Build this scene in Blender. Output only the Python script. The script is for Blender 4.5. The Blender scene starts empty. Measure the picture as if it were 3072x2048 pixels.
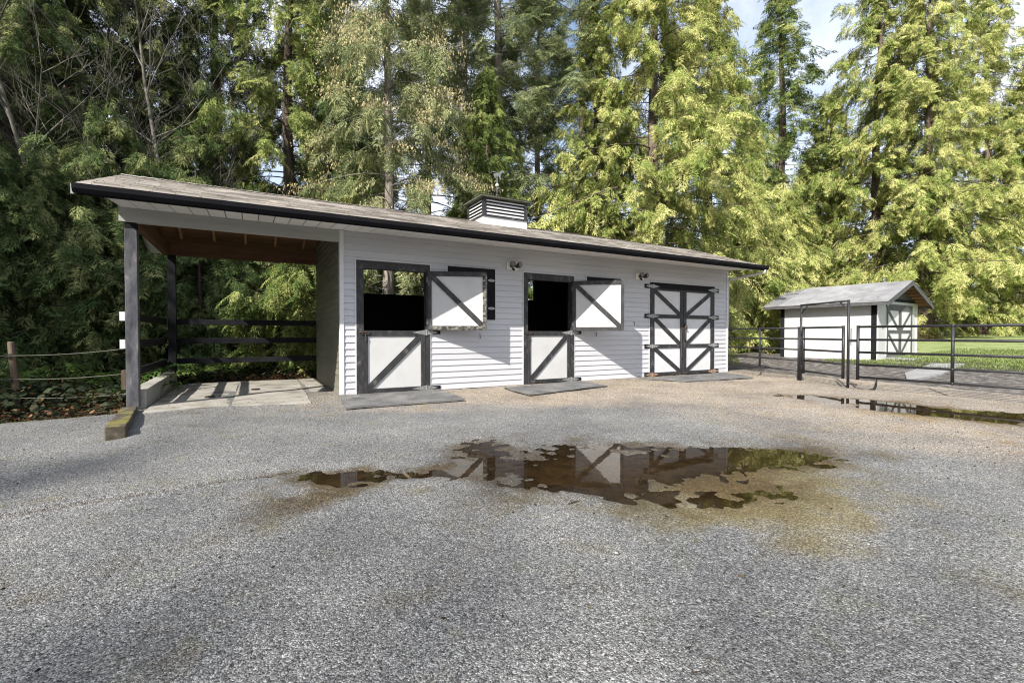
import bpy, math, random
import numpy as np
from mathutils import Vector, noise as mnoise

R = math.radians
SC = bpy.context.scene
COL = SC.collection

# ------------------------------------------------------------------ camera, sky, sun, exposure
CAM_H = 1.167
cam_d = bpy.data.cameras.new('camera')
cam_d.sensor_width = 36.0
cam_d.lens = 36.0 * 1395.1 / 3072.0
cam_d.clip_end = 2000
cam = bpy.data.objects.new('camera', cam_d)
cam.location = (0, -9, CAM_H)
cam.rotation_euler = (R(90 - 0.902), 0, R(-29.45))
COL.objects.link(cam)
SC.camera = cam

SUN = Vector((1.7, 1.0, -1.6)).normalized()          # direction the light travels
sun_el = math.asin(-SUN.z)
sun_az = math.atan2(-SUN.x, -SUN.y)

world = bpy.data.worlds.new('World')
SC.world = world
world.use_nodes = True
wn, wl = world.node_tree.nodes, world.node_tree.links
wn.clear()
w_out = wn.new('ShaderNodeOutputWorld')
w_bg = wn.new('ShaderNodeBackground')
w_bg.inputs['Strength'].default_value = 0.13
w_sky = wn.new('ShaderNodeTexSky')
w_sky.sky_type = 'NISHITA'
w_sky.sun_disc = False
w_sky.sun_elevation = sun_el
w_sky.sun_rotation = sun_az % (2 * math.pi)
w_sky.air_density = 1.0
w_sky.dust_density = 1.2
w_tc = wn.new('ShaderNodeTexCoord')
w_no = wn.new('ShaderNodeTexNoise')
w_no.inputs['Scale'].default_value = 2.6
w_no.inputs['Detail'].default_value = 8
w_no.inputs['Roughness'].default_value = 0.6
w_rp = wn.new('ShaderNodeValToRGB')
w_rp.color_ramp.elements[0].position = 0.30
w_rp.color_ramp.elements[1].position = 0.60
w_mx = wn.new('ShaderNodeMix')
w_mx.data_type = 'RGBA'
w_mx.inputs[7].default_value = (5.3, 5.6, 6.4, 1)
wl.new(w_tc.outputs['Generated'], w_no.inputs['Vector'])
wl.new(w_no.outputs['Fac'], w_rp.inputs['Fac'])
wl.new(w_rp.outputs['Color'], w_mx.inputs[0])
wl.new(w_sky.outputs['Color'], w_mx.inputs[6])
wl.new(w_mx.outputs[2], w_bg.inputs['Color'])
wl.new(w_bg.outputs['Background'], w_out.inputs['Surface'])

sun_d = bpy.data.lights.new('sun', 'SUN')
sun_d.energy = 5.0
sun_d.angle = R(0.55)
sun_d.color = (1.0, 0.95, 0.87)
sun = bpy.data.objects.new('sun', sun_d)
sun.rotation_euler = SUN.to_track_quat('-Z', 'Y').to_euler()
sun.location = (-20, -20, 25)
COL.objects.link(sun)

SC.view_settings.view_transform = 'Standard'
SC.view_settings.look = 'None'
SC.view_settings.gamma = 1.0
SC.view_settings.use_curve_mapping = False
SC.view_settings.exposure = 0.85
SC.cycles.max_bounces = 6
SC.cycles.diffuse_bounces = 3
SC.cycles.transparent_max_bounces = 8
SC.cycles.use_denoising = True
SC.cycles.denoising_input_passes = 'RGB_ALBEDO_NORMAL'
SC.cycles.denoising_prefilter = 'NONE'
SC.cycles.filter_width = 1.15
SC.cycles.sample_clamp_indirect = 4.0

random.seed(7)
rng = np.random.default_rng(11)

# ------------------------------------------------------------------ materials
def new_mat(name):
    m = bpy.data.materials.new(name)
    m.use_nodes = True
    nt = m.node_tree
    b = nt.nodes['Principled BSDF']
    return m, nt.nodes, nt.links, b

def ramp(nodes, stops):
    r = nodes.new('ShaderNodeValToRGB')
    e = r.color_ramp.elements
    while len(e) < len(stops):
        e.new(0.5)
    for el, (p, c) in zip(e, stops):
        el.position = p
        el.color = (c[0], c[1], c[2], 1) if not isinstance(c, (int, float)) else (c, c, c, 1)
    return r

def surf(name, stops, scale=4.0, detail=6, rough=0.6, bump=0.0, bscale=30.0, stretch=(1, 1, 1), spec=0.4,
         metal=0.0, rand=0.0, coord='Object', rough2=None, bdist=0.01):
    """noise coloured surface with fine bump; rand = brightness change from piece to piece"""
    m, n, l, b = new_mat(name)
    tc = n.new('ShaderNodeTexCoord')
    mp = n.new('ShaderNodeMapping')
    mp.inputs['Scale'].default_value = stretch
    l.new(tc.outputs[coord], mp.inputs['Vector'])
    oi = n.new('ShaderNodeObjectInfo')
    add = n.new('ShaderNodeVectorMath')
    add.operation = 'ADD'
    mul = n.new('ShaderNodeVectorMath')
    mul.operation = 'SCALE'
    cmb = n.new('ShaderNodeCombineXYZ')
    for i in range(3):
        l.new(oi.outputs['Random'], cmb.inputs[i])
    l.new(cmb.outputs[0], mul.inputs[0])
    mul.inputs['Scale'].default_value = 37.0
    l.new(mp.outputs[0], add.inputs[0])
    l.new(mul.outputs[0], add.inputs[1])
    no = n.new('ShaderNodeTexNoise')
    no.inputs['Scale'].default_value = scale
    no.inputs['Detail'].default_value = detail
    no.inputs['Roughness'].default_value = 0.62
    l.new(add.outputs[0], no.inputs['Vector'])
    rp = ramp(n, stops)
    l.new(no.outputs['Fac'], rp.inputs['Fac'])
    col = rp.outputs['Color']
    if rand > 0:
        hv = n.new('ShaderNodeHueSaturation')
        mr = n.new('ShaderNodeMapRange')
        mr.inputs['To Min'].default_value = 1 - rand
        mr.inputs['To Max'].default_value = 1 + rand
        l.new(oi.outputs['Random'], mr.inputs['Value'])
        l.new(mr.outputs[0], hv.inputs['Value'])
        l.new(col, hv.inputs['Color'])
        col = hv.outputs['Color']
    l.new(col, b.inputs['Base Color'])
    b.inputs['Roughness'].default_value = rough
    if rough2 is not None:
        mr2 = n.new('ShaderNodeMapRange')
        mr2.inputs['To Min'].default_value = rough
        mr2.inputs['To Max'].default_value = rough2
        l.new(no.outputs['Fac'], mr2.inputs['Value'])
        l.new(mr2.outputs[0], b.inputs['Roughness'])
    b.inputs['Specular IOR Level'].default_value = spec
    b.inputs['Metallic'].default_value = metal
    if bump > 0:
        n2 = n.new('ShaderNodeTexNoise')
        n2.inputs['Scale'].default_value = bscale
        n2.inputs['Detail'].default_value = 5
        l.new(add.outputs[0], n2.inputs['Vector'])
        bp = n.new('ShaderNodeBump')
        bp.inputs['Strength'].default_value = bump
        bp.inputs['Distance'].default_value = bdist
        l.new(n2.outputs['Fac'], bp.inputs['Height'])
        l.new(bp.outputs[0], b.inputs['Normal'])
    return m

M = {}
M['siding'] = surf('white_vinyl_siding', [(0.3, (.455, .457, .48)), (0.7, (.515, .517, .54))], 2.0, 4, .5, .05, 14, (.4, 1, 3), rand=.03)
M['siding_shaded'] = surf('shaded_siding', [(0.3, (.12, .12, .097)), (0.7, (.19, .187, .155))], 2.0, 6, .6, .05, 14, (1, .4, 3), rand=.05)  # white siding darkened: bay shade put into the colour, with an olive tinge
M['white'] = surf('white_paint', [(0.25, (.52, .52, .52)), (0.5, (.60, .60, .61)), (0.8, (.65, .65, .66))], 2.2, 7, .55, .05, 40)
M['white_dirty'] = surf('dirty_white_panel', [(0.25, (.45, .447, .44)), (0.5, (.51, .508, .50)), (0.8, (.545, .544, .54))], 1.6, 8, .6, .08, 60)
M['black'] = surf('black_paint', [(0.3, (.008, .008, .010)), (0.62, (.015, .015, .018)), (0.82, (.035, .034, .032))], 6, 8, .7, .35, 26, (1, 1, 1), rough2=.85, rand=.15, spec=.12)
M['gutter'] = surf('black_gutter', [(0.3, (.009, .009, .011)), (0.8, (.016, .016, .019))], 3, 5, .85, .03, 8, spec=.08)
M['peel'] = surf('peeling_black_paint', [(0.38, (.022, .021, .021)), (0.47, (.055, .052, .048)), (0.58, (.19, .175, .145)), (0.7, (.32, .29, .24))], 15, 9, .8, .8, 30, (1, 1, 1.6))
M['wear'] = surf('worn_black_paint', [(0.4, (.02, .02, .022)), (0.58, (.035, .034, .036)), (0.7, (.12, .115, .11))], 9, 9, .6, .5, 30, (1, 1, .6))
M['post'] = surf('weathered_post_paint', [(0.3, (.028, .028, .033)), (0.45, (.06, .06, .069)), (0.6, (.115, .113, .12)), (0.76, (.33, .31, .28))], 7, 10, .55, .5, 22, (1, 1, .35))
M['hinge'] = surf('galvanised_hinge', [(0.3, (.22, .22, .22)), (0.7, (.42, .42, .41))], 25, 5, .45, .1, 60, metal=.6)
M['rust'] = surf('rusty_hinge', [(0.35, (.16, .07, .03)), (0.6, (.30, .22, .17)), (0.8, (.38, .36, .33))], 20, 6, .75, .3, 60)
M['darkmetal'] = surf('dark_iron', [(0.3, (.03, .025, .022)), (0.7, (.09, .06, .045))], 30, 5, .6, .2, 60)
M['pipe'] = surf('black_pipe', [(0.3, (.012, .012, .014)), (0.65, (.026, .026, .029)), (.85, (.07, .06, .055))], 5, 6, .38, .05, 30, rough2=.55)
M['rafter'] = surf('brown_rafter', [(0.3, (.24, .125, .06)), (0.7, (.40, .23, .12))], 5, 6, .75, .2, 30, (4, .5, 4), rand=.15)
M['beam_brown'] = surf('brown_beam', [(0.3, (.085, .042, .021)), (0.7, (.15, .08, .042))], 4, 6, .75, .2, 30, (.5, .5, 4))
M['ply'] = surf('plywood', [(0.3, (.11, .052, .026)), (0.7, (.19, .096, .05))], 3, 7, .8, .1, 30, (.6, 3, 3))
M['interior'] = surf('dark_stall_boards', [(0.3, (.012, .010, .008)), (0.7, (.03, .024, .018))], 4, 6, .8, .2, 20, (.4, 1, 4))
M['soffit'] = surf('soffit_vinyl', [(0.3, (.70, .69, .68)), (0.7, (.78, .77, .76))], 2, 4, .5, .03, 20, rand=.05)
M['beam'] = surf('painted_beam', [(0.3, (.30, .30, .28)), (0.7, (.38, .38, .36))], 2, 5, .6, .15, 30, (.3, 1, 3))
M['concrete'] = surf('concrete', [(0.25, (.16, .155, .13)), (0.5, (.30, .29, .26)), (0.8, (.42, .41, .38))], 5, 9, .85, .5, 45)
M['slab'] = surf('wet_concrete_slab', [(0.3, (.20, .20, .20)), (0.7, (.34, .34, .34))], 2, 8, .55, .2, 30)
M['mat'] = surf('dusty_stall_mat', [(0.28, (.12, .108, .088)), (0.45, (.26, .245, .212)), (0.75, (.40, .382, .345))], 2.4, 9, .9, .3, 70)
M['mat_grey'] = surf('grey_rubber_mat', [(0.28, (.06, .06, .062)), (0.5, (.125, .124, .122)), (0.75, (.22, .212, .20))], 3.0, 9, .8, .35, 60)
M['roll'] = surf('grey_roll_roofing', [(0.25, (.12, .12, .125)), (0.5, (.19, .19, .195)), (0.8, (.30, .30, .30))], 1.6, 9, .9, .3, 80, rand=.34)
M['shedtrim'] = surf('grey_shed_trim', [(0.3, (.055, .055, .056)), (0.7, (.10, .10, .10))], 4, 6, .7, .2, 30)
M['bark'] = surf('conifer_bark', [(0.3, (.045, .032, .024)), (0.5, (.10, .075, .058)), (0.72, (.21, .17, .13))], 3, 8, .95, 1.0, 9, (2.2, 2.2, .35), bdist=.05)
M['bark_grey'] = surf('grey_fir_bark', [(0.3, (.10, .085, .07)), (0.5, (.20, .175, .15)), (0.72, (.33, .30, .26))], 3, 8, .95, 1.0, 9, (2.2, 2.2, .5), bdist=.05)
M['alder'] = surf('alder_bark', [(0.3, (.05, .046, .038)), (0.5, (.12, .11, .09)), (0.72, (.24, .22, .18))], 4, 8, .9, .5, 12, (1, 1, .8), bdist=.02)
M['wood_post'] = surf('grey_fence_post', [(0.3, (.06, .04, .028)), (0.6, (.12, .085, .058)), (.8, (.19, .17, .14))], 6, 7, .85, .5, 30, (3, 3, .4))
M['tape'] = surf('electric_tape', [(0.3, (.10, .095, .08)), (0.7, (.17, .16, .135))], 10, 4, .6)
M['lamp_white'] = surf('lamp_white', [(0.3, (.82, .80, .72)), (0.7, (.88, .86, .80))], 8, 4, .5)
M['lamp_black'] = surf('lamp_black', [(0.3, (.012, .012, .010)), (0.7, (.03, .03, .025))], 12, 4, .4)
M['lens'] = surf('lamp_lens', [(0.3, (.10, .10, .09)), (0.7, (.2, .2, .19))], 30, 2, .15)
M['vane'] = surf('grey_vane', [(0.3, (.14, .145, .14)), (0.7, (.26, .265, .25))], 20, 4, .5, metal=.3)
M['vaneball'] = surf('vane_ball', [(0.3, (.40, .41, .33)), (0.7, (.52, .53, .44))], 20, 4, .35)

def timber_mat():
    m, n, l, b = new_mat('mossy_timber')
    tc = n.new('ShaderNodeTexCoord')
    no = n.new('ShaderNodeTexNoise'); no.inputs['Scale'].default_value = 9; no.inputs['Detail'].default_value = 8
    l.new(tc.outputs['Object'], no.inputs['Vector'])
    rp = ramp(n, [(0.3, (.028, .022, .015)), (0.55, (.07, .057, .038)), (0.75, (.15, .13, .095))])
    l.new(no.outputs['Fac'], rp.inputs['Fac'])
    n2 = n.new('ShaderNodeTexNoise'); n2.inputs['Scale'].default_value = 4.2; n2.inputs['Detail'].default_value = 6
    l.new(tc.outputs['Object'], n2.inputs['Vector'])
    geo = n.new('ShaderNodeNewGeometry')
    sx = n.new('ShaderNodeSeparateXYZ'); l.new(geo.outputs['Normal'], sx.inputs[0])
    mu = n.new('ShaderNodeMath'); mu.operation = 'MULTIPLY'
    r2 = ramp(n, [(0.50, 0.0), (0.60, .85)])
    l.new(n2.outputs['Fac'], r2.inputs['Fac'])
    l.new(sx.outputs['Z'], mu.inputs[0]); l.new(r2.outputs['Color'], mu.inputs[1]); mu.use_clamp = True
    mx = n.new('ShaderNodeMix'); mx.data_type = 'RGBA'
    l.new(mu.outputs[0], mx.inputs[0]); l.new(rp.outputs['Color'], mx.inputs[6]); mx.inputs[7].default_value = (.15, .135, .02, 1)
    l.new(mx.outputs[2], b.inputs['Base Color'])
    b.inputs['Roughness'].default_value = .95
    bp = n.new('ShaderNodeBump'); bp.inputs['Strength'].default_value = .8; bp.inputs['Distance'].default_value = .02
    l.new(no.outputs['Fac'], bp.inputs['Height']); l.new(bp.outputs[0], b.inputs['Normal'])
    return m
M['timber'] = timber_mat()

def shingle_mat():
    m, n, l, b = new_mat('asphalt_shingle')
    at = n.new('ShaderNodeAttribute'); at.attribute_name = 'tint'
    sp = n.new('ShaderNodeSeparateColor'); l.new(at.outputs['Color'], sp.inputs[0])
    rp = ramp(n, [(0.0, (.15, .135, .122)), (0.45, (.26, .238, .215)), (0.8, (.35, .325, .30)), (1.0, (.33, .34, .31))])
    l.new(sp.outputs[0], rp.inputs['Fac'])
    tc = n.new('ShaderNodeTexCoord')
    no = n.new('ShaderNodeTexNoise'); no.inputs['Scale'].default_value = 1.3; no.inputs['Detail'].default_value = 9
    l.new(tc.outputs['Object'], no.inputs['Vector'])
    r2 = ramp(n, [(0.35, (.72, .70, .66)), (0.65, (1.25, 1.22, 1.18))])
    l.new(no.outputs['Fac'], r2.inputs['Fac'])
    mx = n.new('ShaderNodeMix'); mx.data_type = 'RGBA'; mx.blend_type = 'MULTIPLY'; mx.inputs[0].default_value = 1
    l.new(rp.outputs['Color'], mx.inputs[6]); l.new(r2.outputs['Color'], mx.inputs[7])
    l.new(mx.outputs[2], b.inputs['Base Color'])
    b.inputs['Roughness'].default_value = .9
    return m
M['shingle'] = shingle_mat()

def leaf_mat(name, stops, trans=.3, vary=.25):
    m, n, l, b = new_mat(name)
    n.remove(b)
    out = n['Material Output']
    at = n.new('ShaderNodeAttribute'); at.attribute_name = 'tint'
    sp = n.new('ShaderNodeSeparateColor'); l.new(at.outputs['Color'], sp.inputs[0])
    oi = n.new('ShaderNodeObjectInfo')
    ma = n.new('ShaderNodeMath'); ma.operation = 'MULTIPLY_ADD'
    l.new(oi.outputs['Random'], ma.inputs[0]); ma.inputs[1].default_value = vary; l.new(sp.outputs[0], ma.inputs[2])
    sb = n.new('ShaderNodeMath'); sb.operation = 'SUBTRACT'; l.new(ma.outputs[0], sb.inputs[0]); sb.inputs[1].default_value = vary / 2
    rp = ramp(n, stops)
    l.new(sb.outputs[0], rp.inputs['Fac'])
    hv = n.new('ShaderNodeHueSaturation')
    mr = n.new('ShaderNodeMapRange'); mr.inputs['To Min'].default_value = .65; mr.inputs['To Max'].default_value = 1.35
    l.new(sp.outputs[1], mr.inputs['Value']); l.new(mr.outputs[0], hv.inputs['Value']); l.new(rp.outputs['Color'], hv.inputs['Color'])
    d = n.new('ShaderNodeBsdfDiffuse'); t = n.new('ShaderNodeBsdfTranslucent')
    l.new(hv.outputs['Color'], d.inputs['Color']); l.new(hv.outputs['Color'], t.inputs['Color'])
    mx = n.new('ShaderNodeMixShader'); mx.inputs[0].default_value = trans
    l.new(d.outputs[0], mx.inputs[1]); l.new(t.outputs[0], mx.inputs[2])
    l.new(mx.outputs[0], out.inputs['Surface'])
    return m
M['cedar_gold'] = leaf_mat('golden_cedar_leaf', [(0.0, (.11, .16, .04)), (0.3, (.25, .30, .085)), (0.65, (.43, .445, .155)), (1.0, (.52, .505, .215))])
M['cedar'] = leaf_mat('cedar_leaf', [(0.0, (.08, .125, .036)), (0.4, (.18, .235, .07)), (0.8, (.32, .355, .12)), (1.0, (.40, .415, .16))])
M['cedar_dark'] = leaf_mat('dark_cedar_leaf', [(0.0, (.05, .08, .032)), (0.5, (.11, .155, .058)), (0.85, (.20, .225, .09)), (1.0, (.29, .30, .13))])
M['fir'] = leaf_mat('fir_needle', [(0.0, (.12, .155, .075)), (0.5, (.24, .28, .135)), (0.85, (.36, .38, .19)), (1.0, (.44, .44, .24))], .38)
M['cone'] = leaf_mat('brown_cones', [(0.0, (.22, .19, .09)), (0.5, (.34, .30, .16)), (1.0, (.44, .39, .23))], .1)
M['ivy'] = leaf_mat('ivy_leaf', [(0.0, (.014, .022, .012)), (0.5, (.033, .046, .026)), (0.88, (.06, .066, .042)), (0.95, (.09, .06, .03)), (1.0, (.12, .075, .04))], .2, 0)
M['fern'] = leaf_mat('fern_leaf', [(0.0, (.04, .09, .02)), (0.6, (.08, .14, .035)), (1.0, (.14, .17, .05))], .35, .1)
M['bracken'] = leaf_mat('dead_bracken', [(0.0, (.06, .028, .016)), (0.5, (.11, .058, .030)), (1.0, (.19, .12, .065))], .2, 0)
M['litter'] = leaf_mat('yard_litter', [(0.0, (.025, .018, .012)), (0.6, (.07, .05, .032)), (0.9, (.16, .12, .07)), (1.0, (.30, .25, .16))], .1, 0)
M['grass'] = leaf_mat('grass_blade', [(0.0, (.06, .10, .02)), (0.6, (.12, .17, .04)), (1.0, (.20, .20, .08))], .3, 0)
M['moss'] = leaf_mat('moss', [(0.0, (.05, .06, .012)), (0.6, (.11, .115, .022)), (1.0, (.17, .13, .05))], .2, 0)
M['shrub'] = leaf_mat('budding_shrub', [(0.0, (.10, .075, .035)), (0.5, (.17, .12, .055)), (1.0, (.22, .16, .08))], .3, .1)
M['shrub_gold'] = leaf_mat('golden_shrub', [(0.0, (.12, .12, .025)), (0.5, (.22, .21, .045)), (1.0, (.27, .24, .07))], .3, .1)

# ------------------------------------------------------------------ mesh helpers
def world_loc(o):
    v = Vector((0, 0, 0))
    while o is not None:
        v += o.location
        o = o.parent
    return v

def link(name, mesh, parent=None, loc=None):
    o = bpy.data.objects.new(name, mesh)
    COL.objects.link(o)
    if parent is not None:
        o.parent = parent
    if loc is not None:
        o.location = loc
    return o

def tag(o, label=None, cat=None, group=None, kind=None):
    if label: o['label'] = label
    if cat: o['category'] = cat
    if group: o['group'] = group
    if kind: o['kind'] = kind
    return o

def thing(name, loc, label, cat, group=None):
    o = link(name, None, None, loc)
    o.empty_display_size = .1
    return tag(o, label, cat, group)

class MB:
    def __init__(self):
        self.v = []; self.f = []
    def add(self, vs, fs):
        k = len(self.v)
        self.v += [tuple(p) for p in vs]
        self.f += [tuple(k + i for i in f) for f in fs]
        return self
    def box(self, x0, x1, y0, y1, z0, z1):
        vs = [(x, y, z) for z in (z0, z1) for y in (y0, y1) for x in (x0, x1)]
        return self.add(vs, [(0, 2, 3, 1), (4, 5, 7, 6), (0, 1, 5, 4), (1, 3, 7, 5), (3, 2, 6, 7), (2, 0, 4, 6)])
    def hexa(self, b, t):
        """b and t: four corners each, same winding (counter-clockwise from above)"""
        return self.add(list(b) + list(t), [(3, 2, 1, 0), (4, 5, 6, 7), (0, 1, 5, 4), (1, 2, 6, 5), (2, 3, 7, 6), (3, 0, 4, 7)])
    def prism(self, pts, d):
        """flat polygon pts extruded along vector d"""
        n = len(pts); d = Vector(d)
        top = [tuple(Vector(p) + d) for p in pts]
        return self.add(list(pts) + top, [tuple(range(n))[::-1], tuple(range(n, 2 * n))] +
                        [(i, (i + 1) % n, n + (i + 1) % n, n + i) for i in range(n)])
    def tube(self, pts, rad, n=10, cap=True):
        pts = [Vector(p) for p in pts]
        if isinstance(rad, (int, float)):
            rad = [rad] * len(pts)
        k = len(self.v)
        up = Vector((0, 0, 1))
        prev = None
        for i, p in enumerate(pts):
            d = (pts[min(i + 1, len(pts) - 1)] - pts[max(i - 1, 0)]).normalized()
            a = d.cross(up)
            if a.length < .05:
                a = d.cross(Vector((1, 0, 0)))
            a.normalize()
            if prev is not None and a.dot(prev) < 0:
                a = -a
            prev = a
            b = d.cross(a)
            for j in range(n):
                t = 2 * math.pi * j / n
                self.v.append(tuple(p + (a * math.cos(t) + b * math.sin(t)) * rad[i]))
        for i in range(len(pts) - 1):
            for j in range(n):
                q = (j + 1) % n
                self.f.append((k + i * n + j, k + i * n + q, k + (i + 1) * n + q, k + (i + 1) * n + j))
        if cap:
            self.f.append(tuple(k + j for j in range(n))[::-1])
            self.f.append(tuple(k + (len(pts) - 1) * n + j for j in range(n)))
        return self
    def sphere(self, c, r, n=10, m=7):
        k = len(self.v)
        for i in range(m + 1):
            t = math.pi * i / m
            for j in range(n):
                p = 2 * math.pi * j / n
                self.v.append((c[0] + r * math.sin(t) * math.cos(p), c[1] + r * math.sin(t) * math.sin(p), c[2] + r * math.cos(t)))
        for i in range(m):
            for j in range(n):
                q = (j + 1) % n
                self.f.append((k + i * n + j, k + (i + 1) * n + j, k + (i + 1) * n + q, k + i * n + q))
        return self
    def map(self, fn):
        self.v = [tuple(fn(p)) for p in self.v]
        return self
    def mesh(self, name, mat, off=Vector((0, 0, 0)), smooth=False):
        me = bpy.data.meshes.new(name)
        me.from_pydata([(p[0] - off[0], p[1] - off[1], p[2] - off[2]) for p in self.v], [], self.f)
        me.materials.append(mat)
        if smooth:
            me.polygons.foreach_set('use_smooth', [True] * len(me.polygons))
        me.update()
        return me
    def build(self, name, mat, parent=None, smooth=False, label=None):
        off = world_loc(parent) if parent is not None else Vector((0, 0, 0))
        o = link(name, self.mesh(name, mat, off, smooth), parent)
        if label: o['label'] = label
        return o
    def build_at(self, name, mat, origin, smooth=False):
        """a top-level mesh whose origin sits at the given base point"""
        return link(name, self.mesh(name, mat, Vector(origin), smooth), None, origin)

def bevel(o, w=.004, seg=1):
    md = o.modifiers.new('bevel', 'BEVEL'); md.width = w; md.segments = seg; md.limit_method = 'ANGLE'
    return o

def tri_mesh(name, tris, mat, tint=None):
    """tris: (n,3,3) array -> mesh of loose triangles, tint: (n,2) per-triangle values"""
    n = len(tris)
    me = bpy.data.meshes.new(name)
    me.vertices.add(3 * n)
    me.vertices.foreach_set('co', np.ascontiguousarray(tris, dtype=np.float32).ravel())
    me.loops.add(3 * n)
    me.loops.foreach_set('vertex_index', np.arange(3 * n, dtype=np.int32))
    me.polygons.add(n)
    me.polygons.foreach_set('loop_start', np.arange(0, 3 * n, 3, dtype=np.int32))
    if tint is not None:
        at = me.color_attributes.new('tint', 'FLOAT_COLOR', 'POINT')
        c = np.zeros((n, 3, 4), dtype=np.float32)
        c[:, :, 0] = tint[:, 0:1]; c[:, :, 1] = tint[:, 1:2]; c[:, :, 3] = 1
        at.data.foreach_set('color', c.ravel())
    me.materials.append(mat)
    me.update()
    me.validate()
    return me

def fbm(x, y, s=1.0, o=3):
    v = 0; a = 1; t = 0
    for i in range(o):
        v += a * mnoise.noise(Vector((x * s, y * s, 3.7 * i))); t += a; a *= .5; s *= 2.1
    return v / t

def np_noise(x, y, seed, scale, octaves=3):
    """cheap smooth value noise on arrays, about -1..1"""
    r = np.random.default_rng(seed)
    tab = r.random((256, 256)) * 2 - 1
    out = np.zeros_like(x); a = 1.0; tot = 0.0
    for o in range(octaves):
        u = x * scale + 17.3 * o; v = y * scale + 9.1 * o
        i = np.floor(u).astype(int); j = np.floor(v).astype(int)
        fu = u - i; fv = v - j
        fu = fu * fu * (3 - 2 * fu); fv = fv * fv * (3 - 2 * fv)
        g = lambda p, q: tab[p & 255, q & 255]
        out += a * ((g(i, j) * (1 - fu) + g(i + 1, j) * fu) * (1 - fv) + (g(i, j + 1) * (1 - fu) + g(i + 1, j + 1) * fu) * fv)
        tot += a; a *= .5; scale *= 2.05
    return out / tot

# ------------------------------------------------------------------ ground
def zg(x, y):
    """lie of the land: level yard, lawn rising to the right, forest floor rising behind"""
    a = np.maximum(0, np.asarray(x, float) - 14.0)
    b = np.maximum(0, np.asarray(y, float) - 6.0)
    return .042 * np.minimum(a, 60) * np.clip(a / 4, 0, 1) + .03 * np.minimum(b, 50) * np.clip(b / 4, 0, 1)

def grid_obj(name, xs, ys, zf, mat, mask=None):
    X, Y = np.meshgrid(xs, ys)
    Z = zf(X, Y)
    ny, nx = X.shape
    me = bpy.data.meshes.new(name)
    me.vertices.add(nx * ny)
    me.vertices.foreach_set('co', np.stack([X, Y, Z], -1).astype(np.float32).ravel())
    i = np.arange(ny - 1)[:, None] * nx + np.arange(nx - 1)[None, :]
    q = np.stack([i, i + 1, i + nx + 1, i + nx], -1).reshape(-1, 4)
    me.loops.add(q.size)
    me.loops.foreach_set('vertex_index', q.astype(np.int32).ravel())
    me.polygons.add(len(q))
    me.polygons.foreach_set('loop_start', np.arange(0, q.size, 4, dtype=np.int32))
    me.polygons.foreach_set('use_smooth', np.ones(len(q), dtype=bool))
    if mask is not None:
        at = me.color_attributes.new('mask', 'FLOAT_COLOR', 'POINT')
        at.data.foreach_set('color', mask(X, Y).astype(np.float32).ravel())
    me.materials.append(mat)
    me.update(); me.validate()
    return tag(link(name, me), kind='structure')

def sat(v): return np.clip(v, 0, 1)
def sstep(a, b, v):
    t = sat((v - a) / (b - a)); return t * t * (3 - 2 * t)

def gauss(X, Y, cx, cy, ax, ay, rot=0.0):
    c, s = math.cos(rot), math.sin(rot)
    u = ((X - cx) * c + (Y - cy) * s) / ax
    v = (-(X - cx) * s + (Y - cy) * c) / ay
    return np.exp(-(u * u + v * v))

def pool_field(X, Y):
    """deep where water stands"""
    d = .95 * gauss(X, Y, 1.95, -4.95, .36, .8, -.45)
    d += 1.0 * gauss(X, Y, 2.45, -5.75, .50, .62, -.5)
    d += .85 * gauss(X, Y, 3.15, -6.10, .62, .40, -.35)
    d += .80 * gauss(X, Y, 3.95, -6.25, .65, .40, -.3)
    d += .55 * gauss(X, Y, 3.4, -5.4, .7, .35, -.5)
    d += 1.0 * gauss(X, Y, .62, -4.98, .46, .22, -.5)
    d += .50 * gauss(X, Y, .35, -5.45, .50, .26, .3)
    d += .60 * gauss(X, Y, 1.35, -5.3, .40, .16, -.2)
    d += .52 * gauss(X, Y, 3.1, -6.85, .75, .30, -.3)
    d += .55 * gauss(X, Y, 4.6, -6.45, .75, .42, -.4)
    d += 1.5 * gauss(X, Y, 9.25, -4.75, 1.0, .33, -1.3)
    d += 1.5 * gauss(X, Y, 9.05, -6.2, .95, .50, -1.3)
    d += 1.3 * gauss(X, Y, 9.6, -7.5, 1.3, .60, -1.0)
    return d

WATER_Z = -.010
def gravel_edge(X, Y):
    """>0 inside the gravelled yard"""
    w = .16 * np_noise(X, Y, 5, .9, 3)
    left = -.25 - Y + .16 * (X + 1.7) + w                  # forest side, left of the stable
    front = .30 - Y + w * .3                                 # along the stable wall
    bay = 4.0 - Y
    e = np.where(X < -1.55, left, np.where(X < 1.5, np.minimum(bay, 10), front))
    right = 13.5 - X + 1.2 * w + .2 * np.minimum(0, Y + 3)   # towards the pipe fence
    return np.minimum(e, right)

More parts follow.
